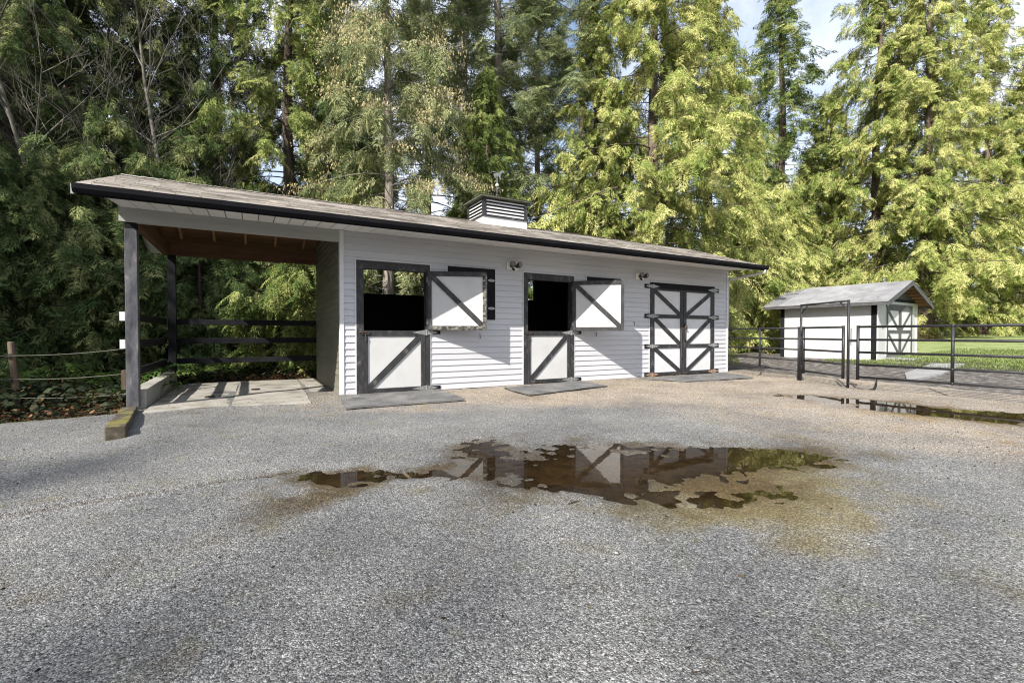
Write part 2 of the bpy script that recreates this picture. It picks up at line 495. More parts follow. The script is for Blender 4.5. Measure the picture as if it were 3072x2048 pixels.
def gravel_z(X, Y):
    z = .012 * np_noise(X, Y, 21, .45, 2) + .006 * np_noise(X, Y, 22, 2.2, 3) + .003 * np_noise(X, Y, 23, 11, 2)
    d = pool_field(X, Y)
    z = z - .036 * np.minimum(d, 1.0) + (.010 * np_noise(X, Y, 31, 2.0, 3) + .017 * np_noise(X, Y, 33, 10, 3)) * sat(d * 3)
    # wheel rut running in from the left, ridge of gravel heaped by the timber
    rut = np.exp(-((Y + 4.78 - .08 * (X + .8)) / .05) ** 2) * sstep(.35, -.1, X) * sstep(-3.5, -1.0, X)
    z -= .05 * rut - .012 * np.exp(-((Y + 4.86 - .08 * (X + .8)) / .05) ** 2) * sstep(.35, -.1, X) * sstep(-3.5, -1.0, X)
    z += .05 * gauss(X, Y, -1.0, -2.1, .25, .6, 0)
    z += .02 * sstep(-1.2, 0, Y) * sstep(-1.4, -1.2, X)
    e = gravel_edge(X, Y)
    z -= .16 * sstep(.05, -.35, e)
    z += .012
    return z

def gravel_mask(X, Y):
    d = pool_field(X, Y)
    n1 = np_noise(X, Y, 41, 1.3, 4); n2 = np_noise(X, Y, 42, 3.7, 4); n3 = np_noise(X, Y, 43, .8, 3)
    rut = np.exp(-((Y + 4.78 - .08 * (X + .8) + .04 * n2) / .045) ** 2) * sstep(.6, .2, X) * sstep(-3.2, -1.2, X)
    wet = np.maximum(sstep(.05, .75, d + .40 * n2 + .2 * n1), 1.0 * sat(rut * (1.3 + n2)))
    ol = .95 * gauss(X, Y, 3.1, -6.95, 1.2, .62, -.45) + .8 * gauss(X, Y, 4.1, -6.4, .8, .55, -.3) + .35 * gauss(X, Y, .6, -5.3, .7, .5, 0) \
        + .4 * gauss(X, Y, 2.6, -7.6, .4, .22, 0) + .55 * gauss(X, Y, 8.2, -6.2, 1.2, .5, -1.0)
    olive = .9 * sstep(.10, 1.05, ol + .50 * n2 + .25 * n1)
    sand = sstep(.0, 1.0, sstep(-3.6, -1.2, Y + .07 * (X - 3) + .8 * n1) * sstep(-1.2, 2.2, X + n3) + .95 * sstep(2.2, 6.5, X + 1.2 * n3 - .35 * np.abs(Y + 3)) - .25 + .25 * n2)
    out = np.ones(X.shape + (4,))
    out[..., 0] = wet; out[..., 1] = olive; out[..., 2] = sand
    out[..., 3] = sstep(WATER_Z + .006, WATER_Z - .020, gravel_z(X, Y)) * sat((d - .12) * 4)
    return out

def gravel_mat():
    m, n, l, b = new_mat('crushed_gravel')
    tc = n.new('ShaderNodeTexCoord')
    v1 = n.new('ShaderNodeTexVoronoi'); v1.inputs['Scale'].default_value = 175
    v2 = n.new('ShaderNodeTexVoronoi'); v2.inputs['Scale'].default_value = 95
    for v in (v1, v2): l.new(tc.outputs['Object'], v.inputs['Vector'])
    s1 = n.new('ShaderNodeSeparateColor'); l.new(v1.outputs['Color'], s1.inputs[0])
    s2 = n.new('ShaderNodeSeparateColor'); l.new(v2.outputs['Color'], s2.inputs[0])
    av = n.new('ShaderNodeMix'); av.inputs[0].default_value = .38
    l.new(s1.outputs[0], av.inputs[2]); l.new(s2.outputs[1], av.inputs[3])
    r1 = ramp(n, [(0.0, (.016, .016, .017)), (0.28, (.080, .080, .081)), (0.55, (.165, .164, .161)), (0.8, (.29, .288, .281)), (1.0, (.54, .535, .52))])
    l.new(av.outputs[0], r1.inputs['Fac'])
    # slow patches
    nb = n.new('ShaderNodeTexNoise'); nb.inputs['Scale'].default_value = .75; nb.inputs['Detail'].default_value = 6; nb.inputs['Roughness'].default_value = .65
    l.new(tc.outputs['Object'], nb.inputs['Vector'])
    rb = ramp(n, [(0.28, (.70, .70, .72)), (0.5, (1.0, 1.0, .99)), (0.72, (1.28, 1.27, 1.23))]); l.new(nb.outputs['Fac'], rb.inputs['Fac'])
    mb = n.new('ShaderNodeMix'); mb.data_type = 'RGBA'; mb.blend_type = 'MULTIPLY'; mb.inputs[0].default_value = 1
    l.new(r1.outputs['Color'], mb.inputs[6]); l.new(rb.outputs['Color'], mb.inputs[7])
    # thin moss between the stones
    nm = n.new('ShaderNodeTexNoise'); nm.inputs['Scale'].default_value = 2.3; nm.inputs['Detail'].default_value = 9; nm.inputs['Roughness'].default_value = .7
    l.new(tc.outputs['Object'], nm.inputs['Vector'])
    rm = ramp(n, [(0.55, 0.0), (0.72, .5)]); l.new(nm.outputs['Fac'], rm.inputs['Fac'])
    mm = n.new('ShaderNodeMix'); mm.data_type = 'RGBA'; mm.blend_type = 'MULTIPLY'
    l.new(rm.outputs['Color'], mm.inputs[0]); l.new(mb.outputs[2], mm.inputs[6]); mm.inputs[7].default_value = (.95, .95, .5, 1)
    at = n.new('ShaderNodeAttribute'); at.attribute_name = 'mask'
    sp = n.new('ShaderNodeSeparateColor'); l.new(at.outputs['Color'], sp.inputs[0])
    # sandy part: same stones, warmer
    ms = n.new('ShaderNodeMix'); ms.data_type = 'RGBA'; ms.blend_type = 'MULTIPLY'
    l.new(sp.outputs[2], ms.inputs[0]); l.new(mm.outputs[2], ms.inputs[6]); ms.inputs[7].default_value = (1.72, 1.46, 1.20, 1)
    # algae film
    mo = n.new('ShaderNodeMix'); mo.data_type = 'RGBA'
    fo = n.new('ShaderNodeMath'); fo.operation = 'MULTIPLY'; fo.inputs[1].default_value = .30; l.new(sp.outputs[1], fo.inputs[0])
    mt_ = n.new('ShaderNodeMix'); mt_.data_type = 'RGBA'; mt_.blend_type = 'MULTIPLY'
    l.new(sp.outputs[1], mt_.inputs[0]); l.new(ms.outputs[2], mt_.inputs[6]); mt_.inputs[7].default_value = (1.0, .85, .45, 1)
    l.new(fo.outputs[0], mo.inputs[0]); l.new(mt_.outputs[2], mo.inputs[6]); mo.inputs[7].default_value = (.19, .145, .055, 1)
    # wet stones
    mw = n.new('ShaderNodeMix'); mw.data_type = 'RGBA'; mw.blend_type = 'MULTIPLY'
    l.new(sp.outputs[0], mw.inputs[0]); l.new(mo.outputs[2], mw.inputs[6]); mw.inputs[7].default_value = (.46, .37, .27, 1)
    # brown silt on the bottom of the puddles
    ns = n.new('ShaderNodeTexNoise'); ns.inputs['Scale'].default_value = 9; ns.inputs['Detail'].default_value = 8; ns.inputs['Roughness'].default_value = .7
    l.new(tc.outputs['Object'], ns.inputs['Vector'])
    rs = ramp(n, [(0.3, (.12, .08, .045)), (0.5, (.23, .16, .085)), (0.7, (.36, .27, .15))]); l.new(ns.outputs['Fac'], rs.inputs['Fac'])
    mz = n.new('ShaderNodeMix'); mz.data_type = 'RGBA'
    fz = n.new('ShaderNodeMath'); fz.operation = 'MULTIPLY'; fz.inputs[1].default_value = .8; l.new(at.outputs['Alpha'], fz.inputs[0])
    l.new(fz.outputs[0], mz.inputs[0]); l.new(mw.outputs[2], mz.inputs[6]); l.new(rs.outputs['Color'], mz.inputs[7])
    l.new(mz.outputs[2], b.inputs['Base Color'])
    rr = n.new('ShaderNodeMapRange'); rr.inputs['To Min'].default_value = .9; rr.inputs['To Max'].default_value = .45
    l.new(sp.outputs[0], rr.inputs['Value']); l.new(rr.outputs[0], b.inputs['Roughness'])
    b.inputs['Specular IOR Level'].default_value = .3
    ab = n.new('ShaderNodeMath'); ab.operation = 'ADD'
    l.new(v1.outputs['Distance'], ab.inputs[0]); l.new(v2.outputs['Distance'], ab.inputs[1])
    bp = n.new('ShaderNodeBump'); bp.inputs['Strength'].default_value = .75; bp.inputs['Distance'].default_value = .008; bp.invert = True
    l.new(ab.outputs[0], bp.inputs['Height']); l.new(bp.outputs[0], b.inputs['Normal'])
    return m

xs = np.concatenate([np.arange(-26, -4, .5), np.arange(-4, -.2, .09), np.arange(-.2, 5.4, .021), np.arange(5.4, 12.0, .07), np.arange(12, 15.6, .12)])
ys = np.concatenate([np.arange(-26, -11, .6), np.arange(-11, -8, .12), np.arange(-8, -4.2, .021), np.arange(-4.2, .6, .07), np.arange(.6, 4.6, .2)])
grid_obj('gravel_yard', xs, ys, gravel_z, gravel_mat(), gravel_mask)

M['earth'] = surf('forest_floor', [(0.3, (.030, .022, .014)), (0.5, (.06, .045, .028)), (0.7, (.10, .075, .045))], 2.5, 9, .95, .8, 14, bdist=.05)
gx = np.concatenate([np.arange(-400, -40, 40), np.arange(-40, 80, 1.0), np.arange(80, 420, 40)])
gy = np.concatenate([np.arange(-400, -40, 40), np.arange(-40, 90, 1.0), np.arange(90, 420, 40)])
grid_obj('ground', gx, gy, lambda X, Y: zg(X, Y) - .055 + 0 * X, M['earth'])

def lawn_edge(X, Y):
    return np.minimum(X - 18.6 + .35 * np_noise(X, Y, 51, .5, 3) - .55 * np.maximum(0, Y + 1.2), 300)
M['lawn'] = surf('lawn_grass', [(0.3, (.15, .20, .06)), (0.5, (.23, .28, .10)), (0.72, (.32, .35, .15))], 1.4, 9, .9, .8, 40, bdist=.05)
grid_obj('lawn', np.concatenate([np.arange(15, 30, .35), np.arange(30, 120, 1.5)]), np.concatenate([np.arange(-30, 8, .35), np.arange(8, 60, 1.5)]),
         lambda X, Y: zg(X, Y) - .02 + .03 * np_noise(X, Y, 52, .3, 2) - .25 * sstep(.3, -.9, lawn_edge(X, Y)), M['lawn'])

def paddock_edge(X, Y):
    w = .3 * np_noise(X, Y, 55, .6, 3)
    return np.minimum(np.minimum(X - 13.1 - .2 * np.minimum(0, Y + 3) + 1.5 * w, 24 - X + w), np.minimum(Y + 30, 5.2 - Y + w))
M['paddock'] = surf('paddock_mulch', [(0.33, (.030, .026, .024)), (0.46, (.085, .074, .067)), (0.56, (.15, .135, .12)), (0.68, (.30, .28, .26))], 5.5, 12, .85, 1.0, 26, bdist=.06)
grid_obj('paddock_ground', np.arange(11, 26, .25), np.arange(-28, 6, .25),
         lambda X, Y: zg(X, Y) - .03 + .018 * np_noise(X, Y, 56, 1.4, 3) - .25 * sstep(.25, -.5, paddock_edge(X, Y)), M['paddock'])

def water_mat():
    m, n, l, b = new_mat('puddle_water')
    n.remove(b)
    out = n['Material Output']
    tr = n.new('ShaderNodeBsdfTransparent'); tr.inputs['Color'].default_value = (.88, .77, .60, 1)
    gl = n.new('ShaderNodeBsdfGlossy'); gl.inputs['Roughness'].default_value = .015
    fr = n.new('ShaderNodeFresnel'); fr.inputs['IOR'].default_value = 1.33
    tc = n.new('ShaderNodeTexCoord'); no = n.new('ShaderNodeTexNoise'); no.inputs['Scale'].default_value = 6
    l.new(tc.outputs['Object'], no.inputs['Vector'])
    bp = n.new('ShaderNodeBump'); bp.inputs['Strength'].default_value = .02; bp.inputs['Distance'].default_value = .02
    l.new(no.outputs['Fac'], bp.inputs['Height']); l.new(bp.outputs[0], gl.inputs['Normal'])
    mx = n.new('ShaderNodeMixShader')
    l.new(fr.outputs[0], mx.inputs[0]); l.new(tr.outputs[0], mx.inputs[1]); l.new(gl.outputs[0], mx.inputs[2])
    l.new(mx.outputs[0], out.inputs['Surface'])
    return m
M['water'] = water_mat()
for (x0, x1, y0, y1) in ((1.15, 4.9, -7.6, -3.9), (-.1, 1.12, -5.8, -4.5), (7.4, 11.2, -8.6, -3.6)):
    o = MB().add([(x0, y0, WATER_Z), (x1, y0, WATER_Z), (x1, y1, WATER_Z), (x0, y1, WATER_Z)], [(0, 1, 2, 3)]).build('puddle', M['water'])
    tag(o, kind='structure')

# ------------------------------------------------------------------ the stable
ST = thing('stable', (1.46, 0, 0), 'long white stable with black trimmed half doors, cupola and open bay', 'stable')
WT = 3.07
XL, XR = 1.46, 12.50
OPEN = [(1.74, 3.17), (5.37, 6.77), (9.28, 11.89)]       # trimmed door openings along the front
HEAD = 2.55

w = MB()
edges = [XL] + [v for a in OPEN for v in a] + [XR]
for a, b in zip(edges[0::2], edges[1::2]):
    w.box(a + .01, b - .01, .02, .12, .0, HEAD)
w.box(XL + .01, XR - .01, .02, .12, HEAD, WT + .1)
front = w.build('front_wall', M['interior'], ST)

EXPO = .1225
def siding_run(parent, x0, x1, y, z0, z1, fl=1):
    """lap siding on a wall that runs along x; every board its own piece, alike boards share a mesh"""
    off = world_loc(parent)
    n = int(round((z1 - z0) / EXPO))
    full = MB().add([(x0, y - .021, 0), (x1, y - .021, 0), (x1, y + .018, 0), (x0, y + .018, 0),
                     (x0, y - .002, EXPO + .006), (x1, y - .002, EXPO + .006), (x1, y + .018, EXPO + .006), (x0, y + .018, EXPO + .006)],
                    [(3, 2, 1, 0), (4, 5, 6, 7), (0, 1, 5, 4), (1, 2, 6, 5), (2, 3, 7, 6), (3, 0, 4, 7)]).mesh('siding_board', M['siding'], off)
    for k in range(n):
        link('siding_board', full, parent, (0, 0, z0 + k * EXPO))
Z0 = .035
for a, b in zip(edges[0::2], edges[1::2]):
    siding_run(front, a + (.06 if a == XL else .0), b - (.05 if b == XR else .0), 0, Z0, Z0 + EXPO * 21)
siding_run(front, XL + .06, XR - .05, 0, Z0 + EXPO * 21, Z0 + EXPO * 25)
for a, b in OPEN:
    MB().box(a + .0005, b - .0005, -.009, .018, HEAD + .012, Z0 + EXPO * 21).build('siding_board', M['siding'], front)
# thin white channel strips round the trimmed openings
for a, b in OPEN:
    for q in ((a - .022, a - .002, .04, HEAD + .003), (b + .002, b + .022, .04, HEAD + .003), (a - .022, b + .022, HEAD + .004, HEAD + .022)):
        MB().box(q[0], q[1], -.026, .01, q[2], q[3]).build('siding_channel', M['white'], front)
MB().box(XL + .0, XR, -.022, .02, -.02, .032).build('base_flashing', M['black'], front)
bevel(MB().box(XL - .015, XL + .058, -.032, .075, .03, WT - .005).build('corner_trim', M['white'], ST))
bevel(MB().box(XR - .05, XR + .02, -.03, .075, .03, WT - .01).build('corner_trim', M['white'], ST))

# partition wall between the stalls and the open bay, with siding on the bay side
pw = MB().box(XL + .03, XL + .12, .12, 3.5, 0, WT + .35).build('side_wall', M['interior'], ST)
off = world_loc(pw)
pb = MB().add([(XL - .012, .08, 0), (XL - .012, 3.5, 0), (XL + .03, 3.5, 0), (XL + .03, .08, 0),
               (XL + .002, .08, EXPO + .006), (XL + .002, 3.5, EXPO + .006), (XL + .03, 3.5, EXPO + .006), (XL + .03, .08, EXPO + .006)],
              [(0, 1, 2, 3), (7, 6, 5, 4), (4, 5, 1, 0), (5, 6, 2, 1), (6, 7, 3, 2), (7, 4, 0, 3)]).mesh('siding_board', M['siding_shaded'], off)
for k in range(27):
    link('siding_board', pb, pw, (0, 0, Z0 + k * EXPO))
# far gable wall, back wall with window openings, inner partitions, stall floor
gw = MB().prism([(XR - .1, .12, 0), (XR - .1, 3.5, 0), (XR - .1, 3.5, WT), (XR - .1, 1.75, 3.95), (XR - .1, .12, WT + .1)], (.1, 0, 0)).build('end_wall', M['siding'], ST)
WIN = [(2.2, 4.45), (5.75, 7.82), (9.4, 11.4)]
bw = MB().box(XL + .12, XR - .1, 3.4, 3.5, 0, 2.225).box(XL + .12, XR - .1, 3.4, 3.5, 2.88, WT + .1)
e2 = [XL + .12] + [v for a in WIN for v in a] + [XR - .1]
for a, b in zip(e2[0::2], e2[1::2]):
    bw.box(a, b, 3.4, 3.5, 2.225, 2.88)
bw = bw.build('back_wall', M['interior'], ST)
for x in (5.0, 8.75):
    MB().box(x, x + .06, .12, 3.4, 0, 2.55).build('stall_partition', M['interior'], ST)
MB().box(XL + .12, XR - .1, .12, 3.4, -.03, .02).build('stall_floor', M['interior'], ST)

# open bay: beams, posts, rails
bevel(MB().box(-1.69, XL - .018, -.03, .07, 2.857, WT + .02).build('front_beam', M['beam'], ST), .004)
MB().box(-1.60, -1.50, .07, 3.5, 2.87, WT + .05).build('side_beam', M['beam_brown'], ST)
MB().box(-1.60, XL + .03, 3.44, 3.56, 2.885, WT + .1).build('back_beam', M['beam_brown'], ST)
gi = MB().prism([(-1.66, -.02, WT + .03), (-1.66, 3.55, WT + .03), (-1.66, 1.75, 3.93)], (.05, 0, 0)).build('gable_panel', M['ply'], ST)
def old_post(x0, x1, y0, y1, z0, z1, name='post', m=M['post']):
    b = MB()
    n = 14
    for i in range(n):
        t = i / (n - 1)
        j = lambda a: a + .004 * (random.random() - .5)
        z = z0 + (z1 - z0) * t
        b.v += [(j(x0), j(y0), z), (j(x1), j(y0), z), (j(x1), j(y1), z), (j(x0), j(y1), z)]
    for i in range(n - 1):
        for k in range(4):
            q = (k + 1) % 4
            b.f.append((i * 4 + k, i * 4 + q, i * 4 + 4 + q, i * 4 + 4 + k))
    b.f.append((3, 2, 1, 0)); b.f.append(tuple(4 * (n - 1) + k for k in range(4)))
    return bevel(b.build(name, m, ST), .006, 2)
old_post(-1.63, -1.478, -.02, .12, .05, 2.76)
MB().box(-1.622, -1.486, -.012, .112, 2.76, 2.857).build('post_cap', M['black'], ST)
old_post(-1.532, -1.39, 3.43, 3.57, .30, 2.885, m=M['black'])
for z in (1.375, .955, .505):
    rr = old_post(-1.60, -1.555, .12, 3.46, z, z + .125, 'side_rail', M['black'])
    a = old_post(-1.40, XL + .02, 3.57, 3.61, z + .0, z + .125, 'back_rail', M['black'])
for z in (1.37, .95):
    MB().box(-1.70, -1.635, -.01, .03, z, z + .135).build('rail_end', M['white'], ST)
MB().box(-1.69, -1.635, .0, .1, .33, .62).build('rail_end', M['wood_post'], ST)

# rafters and roof deck
SL = (4.02 - 3.10) / 2.75
EAVE, RIDGE, BACK = -1.02, 1.75, 4.5
def roof_z(y): return 4.02 - abs(y - RIDGE) * SL
RX0, RX1 = -1.95, 12.84
deck = MB()
for s in (-1, 1):
    ye = EAVE if s < 0 else BACK
    a = [(RX0, ye, roof_z(ye) - .04), (RX1, ye, roof_z(ye) - .04), (RX1, RIDGE, 3.98), (RX0, RIDGE, 3.98)]
    if s > 0: a = a[::-1]
    deck.prism(a if s < 0 else a, (0, 0, .035))
deck = deck.build('roof_deck', M['ply'], ST)
x = -1.30
while x < 1.4:
    for s in (-1, 1):
        y0, y1 = (.07, RIDGE) if s < 0 else (RIDGE, 3.5)
        za, zb = roof_z(y0) - .045, roof_z(y1) - .045
        MB().hexa([(x, y0, za - .14), (x + .04, y0, za - .14), (x + .04, y1, zb - .14), (x, y1, zb - .14)],
                  [(x, y0, za), (x + .04, y0, za), (x + .04, y1, zb), (x, y1, zb)]).build('rafter', M['rafter'], ST)
    x += .61

# shingles: courses of tabs with their own butt edges, one joined part per slope
def shingles(s):
    ye = EAVE - .02 if s < 0 else BACK
    Ls = abs(RIDGE - ye)
    nc = int(Ls / .137) + 1
    tr_, tn = [], []
    for c in range(nc):
        y0 = c * .137; y1 = min(y0 + .16, Ls)
        x = RX0 - .02 - random.random() * .3
        while x < RX1 + .02:
            wd = .3 + random.uniform(-.03, .03)
            a, b = max(x, RX0 - .02), min(x + wd - .006, RX1 + .02)
            x += wd
            if b - a < .02: continue
            h0 = .015 + random.uniform(-.003, .004); h1 = .002
            jt = random.uniform(-.006, .006)
            P = lambda xx, d, h: (xx, RIDGE + s * (Ls - d), roof_z(RIDGE + s * (Ls - d)) + h - .004)
            q = [P(a, y0 + jt, h0), P(b, y0 + jt, h0), P(b, y1, h1), P(a, y1, h1), P(a, y0 + jt, h0 - .014), P(b, y0 + jt, h0 - .014)]
            t = (random.random() * .8 + .1 * random.random() + .12 * math.sin(c * .9), random.random())
            for f in ((0, 1, 2), (0, 2, 3), (4, 5, 1), (4, 1, 0)):
                f = f if s < 0 else f[::-1]
                tr_.append([q[i] for i in f]); tn.append(t)
    off = np.array(world_loc(ST))
    o = link('shingles', tri_mesh('shingles', np.array(tr_) - off, M['shingle'], np.array(tn)), ST)
    o['kind'] = 'stuff'
shingles(-1); shingles(1)
rc, rt = [], []
x = RX0 - .02
while x < RX1:
    P = lambda xx, y, h: (xx, y, roof_z(y) + h)
    h = .022 + random.uniform(0, .006); e = x + .16
    for y in (RIDGE - .14, RIDGE + .14):
        q = [(x, y, roof_z(y) + h), (e, y, roof_z(y) + h - .01), (e, RIDGE, 4.02 + h - .01), (x, RIDGE, 4.02 + h)]
        t = (random.random(), random.random())
        rc += [[q[0], q[1], q[2]], [q[0], q[2], q[3]]]; rt += [t, t]
    x += .14
o = link('ridge_cap', tri_mesh('ridge_cap', np.array(rc) - np.array(world_loc(ST)), M['shingle'], np.array(rt)), ST)
o['kind'] = 'stuff'

# gutter, fascia, rake boards, soffit panels
gt = MB()
prof = [(-.995, 3.085), (-.995, 2.985), (-1.055, 2.985), (-1.085, 3.03), (-1.092, 3.095), (-1.075, 3.095), (-1.068, 3.04), (-1.045, 3.0), (-1.012, 3.0), (-1.012, 3.085)]
gt.prism([(-1.95, y, z) for y, z in prof], (14.78, 0, 0))
gt.prism([(-1.955, y, z) for y, z in (prof[1], prof[2], prof[3], prof[4], (-.995, 3.095))], (.006, 0, 0))
gt.prism([(12.83, y, z) for y, z in (prof[1], prof[2], prof[3], prof[4], (-.995, 3.095))], (.006, 0, 0))
gt.build('gutter', M['gutter'], ST)
MB().box(-1.93, 12.82, -.99, -.965, 2.97, 3.09).build('fascia', M['black'], ST)
for x0, x1 in ((-1.985, -1.955), (12.845, 12.875)):
    for s in (-1, 1):
        ye = -1.0 if s < 0 else 4.48
        a = [(x0, ye, roof_z(ye) - .13), (x1, ye, roof_z(ye) - .13), (x1, RIDGE, 3.89), (x0, RIDGE, 3.89)]
        MB().prism(a if s < 0 else a[::-1], (0, 0, .13)).build('rake_board', M['beam'], ST)
sf = MB().hexa([(0, -.965, 2.99), (.213, -.965, 2.99), (.213, -.018, 3.072), (0, -.018, 3.072)],
               [(0, -.965, 3.0), (.213, -.965, 3.0), (.213, -.018, 3.082), (0, -.018, 3.082)]).mesh('soffit_panel', M['soffit'])
x = -1.66
while x < 12.5:
    link('soffit_panel', sf, ST, (x - 1.46, 0, 0)); x += .226
vn = MB().box(0, .02, -.04, -.018, 3.05, 3.066).mesh('soffit_clip', M['lamp_black'])
# gable soffits under the overhanging roof ends
for x0, x1 in ((-1.955, -1.665), (12.5, 12.845)):
    for s in (-1, 1):
        ye = -.96 if s < 0 else 4.4
        a = [(x0, ye, roof_z(ye) - .1), (x1, ye, roof_z(ye) - .1), (x1, RIDGE, 3.92), (x0, RIDGE, 3.92)]
        MB().prism(a if s < 0 else a[::-1], (0, 0, .02)).build('gable_soffit', M['soffit'], ST)
ds = MB().tube([(12.72, -1.03, 2.985), (12.72, -1.02, 2.93), (12.70, -.95, 2.90), (12.57, -.06, 2.79), (12.565, .02, 2.74), (12.565, .03, .12)], .037, 8)
ds.build('downspout', M['white'], ST, True)

# ---- doors
def board(b, p0, p1, wd, y0, y1):
    """flat board of width wd from p0 to p1 in the xz plane, y0..y1 thick"""
    d = Vector((p1[0] - p0[0], 0, p1[1] - p0[1])).normalized()
    n = Vector((-d.z, 0, d.x)) * wd / 2
    A = [Vector((p0[0], y0, p0[1])) - n, Vector((p1[0], y0, p1[1])) - n, Vector((p1[0], y0, p1[1])) + n, Vector((p0[0], y0, p0[1])) + n]
    b.prism([tuple(v) for v in A], (0, y1 - y0, 0))
    return b

def clip_brace(b, x0, x1, z0, z1, up, wd, y0, y1):
    """diagonal brace cut to the rectangle it sits in"""
    (ax, az), (bx, bz) = ((x0, z0), (x1, z1)) if up else ((x0, z1), (x1, z0))
    dx, dz = bx - ax, bz - az
    L = math.hypot(dx, dz)
    hx, hz = wd / 2 * L / abs(dz), wd / 2 * L / abs(dx)      # half widths measured along the edges
    sx = 1; sz = 1 if dz > 0 else -1
    pts = [(ax, az), (ax + hx, az), (bx, bz - sz * hz), (bx, bz), (bx - hx, bz), (ax, az + sz * hz)]
    P = [(p[0], y0, p[1]) for p in pts]
    if sz < 0: P = P[::-1]
    b.prism(P, (0, y1 - y0, 0))
    return b

def strap_hinge(b, x, z, y, left=.22, right=.17, h=.055):
    """two tapering leaves and a knuckle"""
    for s, L in ((-1, left), (1, right)):
        p = [(x, y, z - h), (x + s * L * .55, y, z - h * .5), (x + s * L, y, z), (x + s * L * .55, y, z + h * .5), (x, y, z + h)]
        b.prism(p if s > 0 else p[::-1], (0, .006, 0))
    b.tube([(x, y, z - h), (x, y, z + h)], .012, 8)
    for s in (-1, 1):
        for q in (.35, .7):
            b.sphere((x + s * left * q * .8, y - .001, z), .007, 6, 4)
    return b

def half_door(x0, x1, fx0, fx1, idx, hinge_m):
    # trim round the opening
    tb = MB().box(fx0, x0, -.034, .10, .02, HEAD).box(x1, fx1, -.034, .10, .02, HEAD).box(x0, x1, -.034, .10, 2.40, HEAD)
    fr = tb.build('door_frame', M['wear'], ST)
    MB().box(x0, x1, -.02, .12, .0, .045).build('door_sill', M['black'], fr)
    # closed lower leaf
    g = .008
    d = MB().box(x0 + g, x1 - g, -.012, .02, .05, 1.235).build('lower_door', M['white_dirty'], ST)
    yy = (-.036, -.0125)
    st = .075
    for nm, bx in (('stile', (x0 + g, x0 + st, .05, 1.235)), ('stile', (x1 - .105, x1 - g, .05, 1.235)),
                   ('rail', (x0 + st + .001, x1 - .106, 1.13, 1.235)), ('rail', (x0 + st + .001, x1 - .106, .05, .13))):
        bevel(MB().box(bx[0], bx[1], yy[0], yy[1], bx[2], bx[3]).build(nm, M['wear'], d))
    clip_brace(MB(), x0 + st + .001, x1 - .106, .131, 1.129, True, .115, yy[0] + .001, yy[1]).build('brace', M['wear'], d)
    MB().box(fx1 - .015, fx1 + .22, -.03, -.017, 1.165, 1.235).build('hinge_pad', M['black'], d)
    MB().box(fx1 - .015, fx1 + .22, -.03, -.017, .05, .125).build('hinge_pad', M['black'], d)
    for z in (1.20, .088):
        strap_hinge(MB(), x1 + .01, z, -.044, .30, .24).build('hinge', hinge_m, d)
    lt = MB().box(x0 - .05, x0 + .1, -.055, -.037, 1.16, 1.19).tube([(x0 - .09, -.05, 1.2), (x0 - .03, -.065, 1.2), (x0 + .12, -.05, 1.195)], .011, 7)
    lt.tube([(x0 + .02, -.05, 1.19), (x0 + .035, -.06, 1.10), (x0 + .02, -.055, 1.03)], .009, 6)
    lt.build('latch', M['darkmetal'], d)
    # sweep strip at the foot
    MB().tube([(x0, -.03, .035), ((x0 + x1) / 2, -.05, .028), (x1, -.03, .05)], .012, 6).build('door_sweep', M['lamp_black'], d)
    return fr

half_door(1.87, 3.085, 1.74, 3.17, 0, M['hinge'])
half_door(5.475, 6.68, 5.37, 6.77, 1, M['hinge'])

def upper_door(hx, wd, ang, worn):
    """open upper leaf, hinged on the right jamb and swung back towards the wall"""
    c, s = math.cos(ang), math.sin(ang)
    Y0 = -.055
    T = lambda p: (hx + p[0] * c + p[1] * s, Y0 - p[0] * s + p[1] * c, p[2])
    z0, z1 = 1.25, 2.425
    d = MB().box(.004, wd, -.008, .022, z0, z1).map(T).build('upper_door', M['white_dirty'], ST)
    y0, y1 = -.034, -.0085
    st = .085
    mm = M['peel'] if worn else M['wear']
    for nm, bx, ml in (('stile', (.004, st, z0, z1), M['wear']), ('stile', (wd - .075, wd, z0, z1), mm),
                       ('rail', (st + .001, wd - .076, z1 - .095, z1), M['wear']), ('rail', (st + .001, wd - .076, z0, z0 + .085), mm)):
        o = bevel(MB().box(bx[0], bx[1], y0, y1, bx[2], bx[3]).map(T).build(nm, ml, d))
        if worn and ml is mm: o['label'] = 'board with its black paint peeling off'
    clip_brace(MB(), st + .001, wd - .076, z0 + .086, z1 - .096, False, .10, y0 + .001, y1).map(T).build('brace', M['wear'], d)
    # hidden face trim
    MB().box(.004, wd, .0225, .04, z0, z0 + .09).box(.004, wd, .0225, .04, z1 - .09, z1).map(T).build('outer_rail', M['black'], d)
    for z in (1.42, 2.25):
        MB().tube([(hx - .005, -.06, z - .05), (hx - .005, -.06, z + .05)], .014, 8).build('hinge_knuckle', M['hinge'], d)
    return d
upper_door(3.105, 1.185, R(20.5), True)
upper_door(6.70, 1.20, R(40), False)

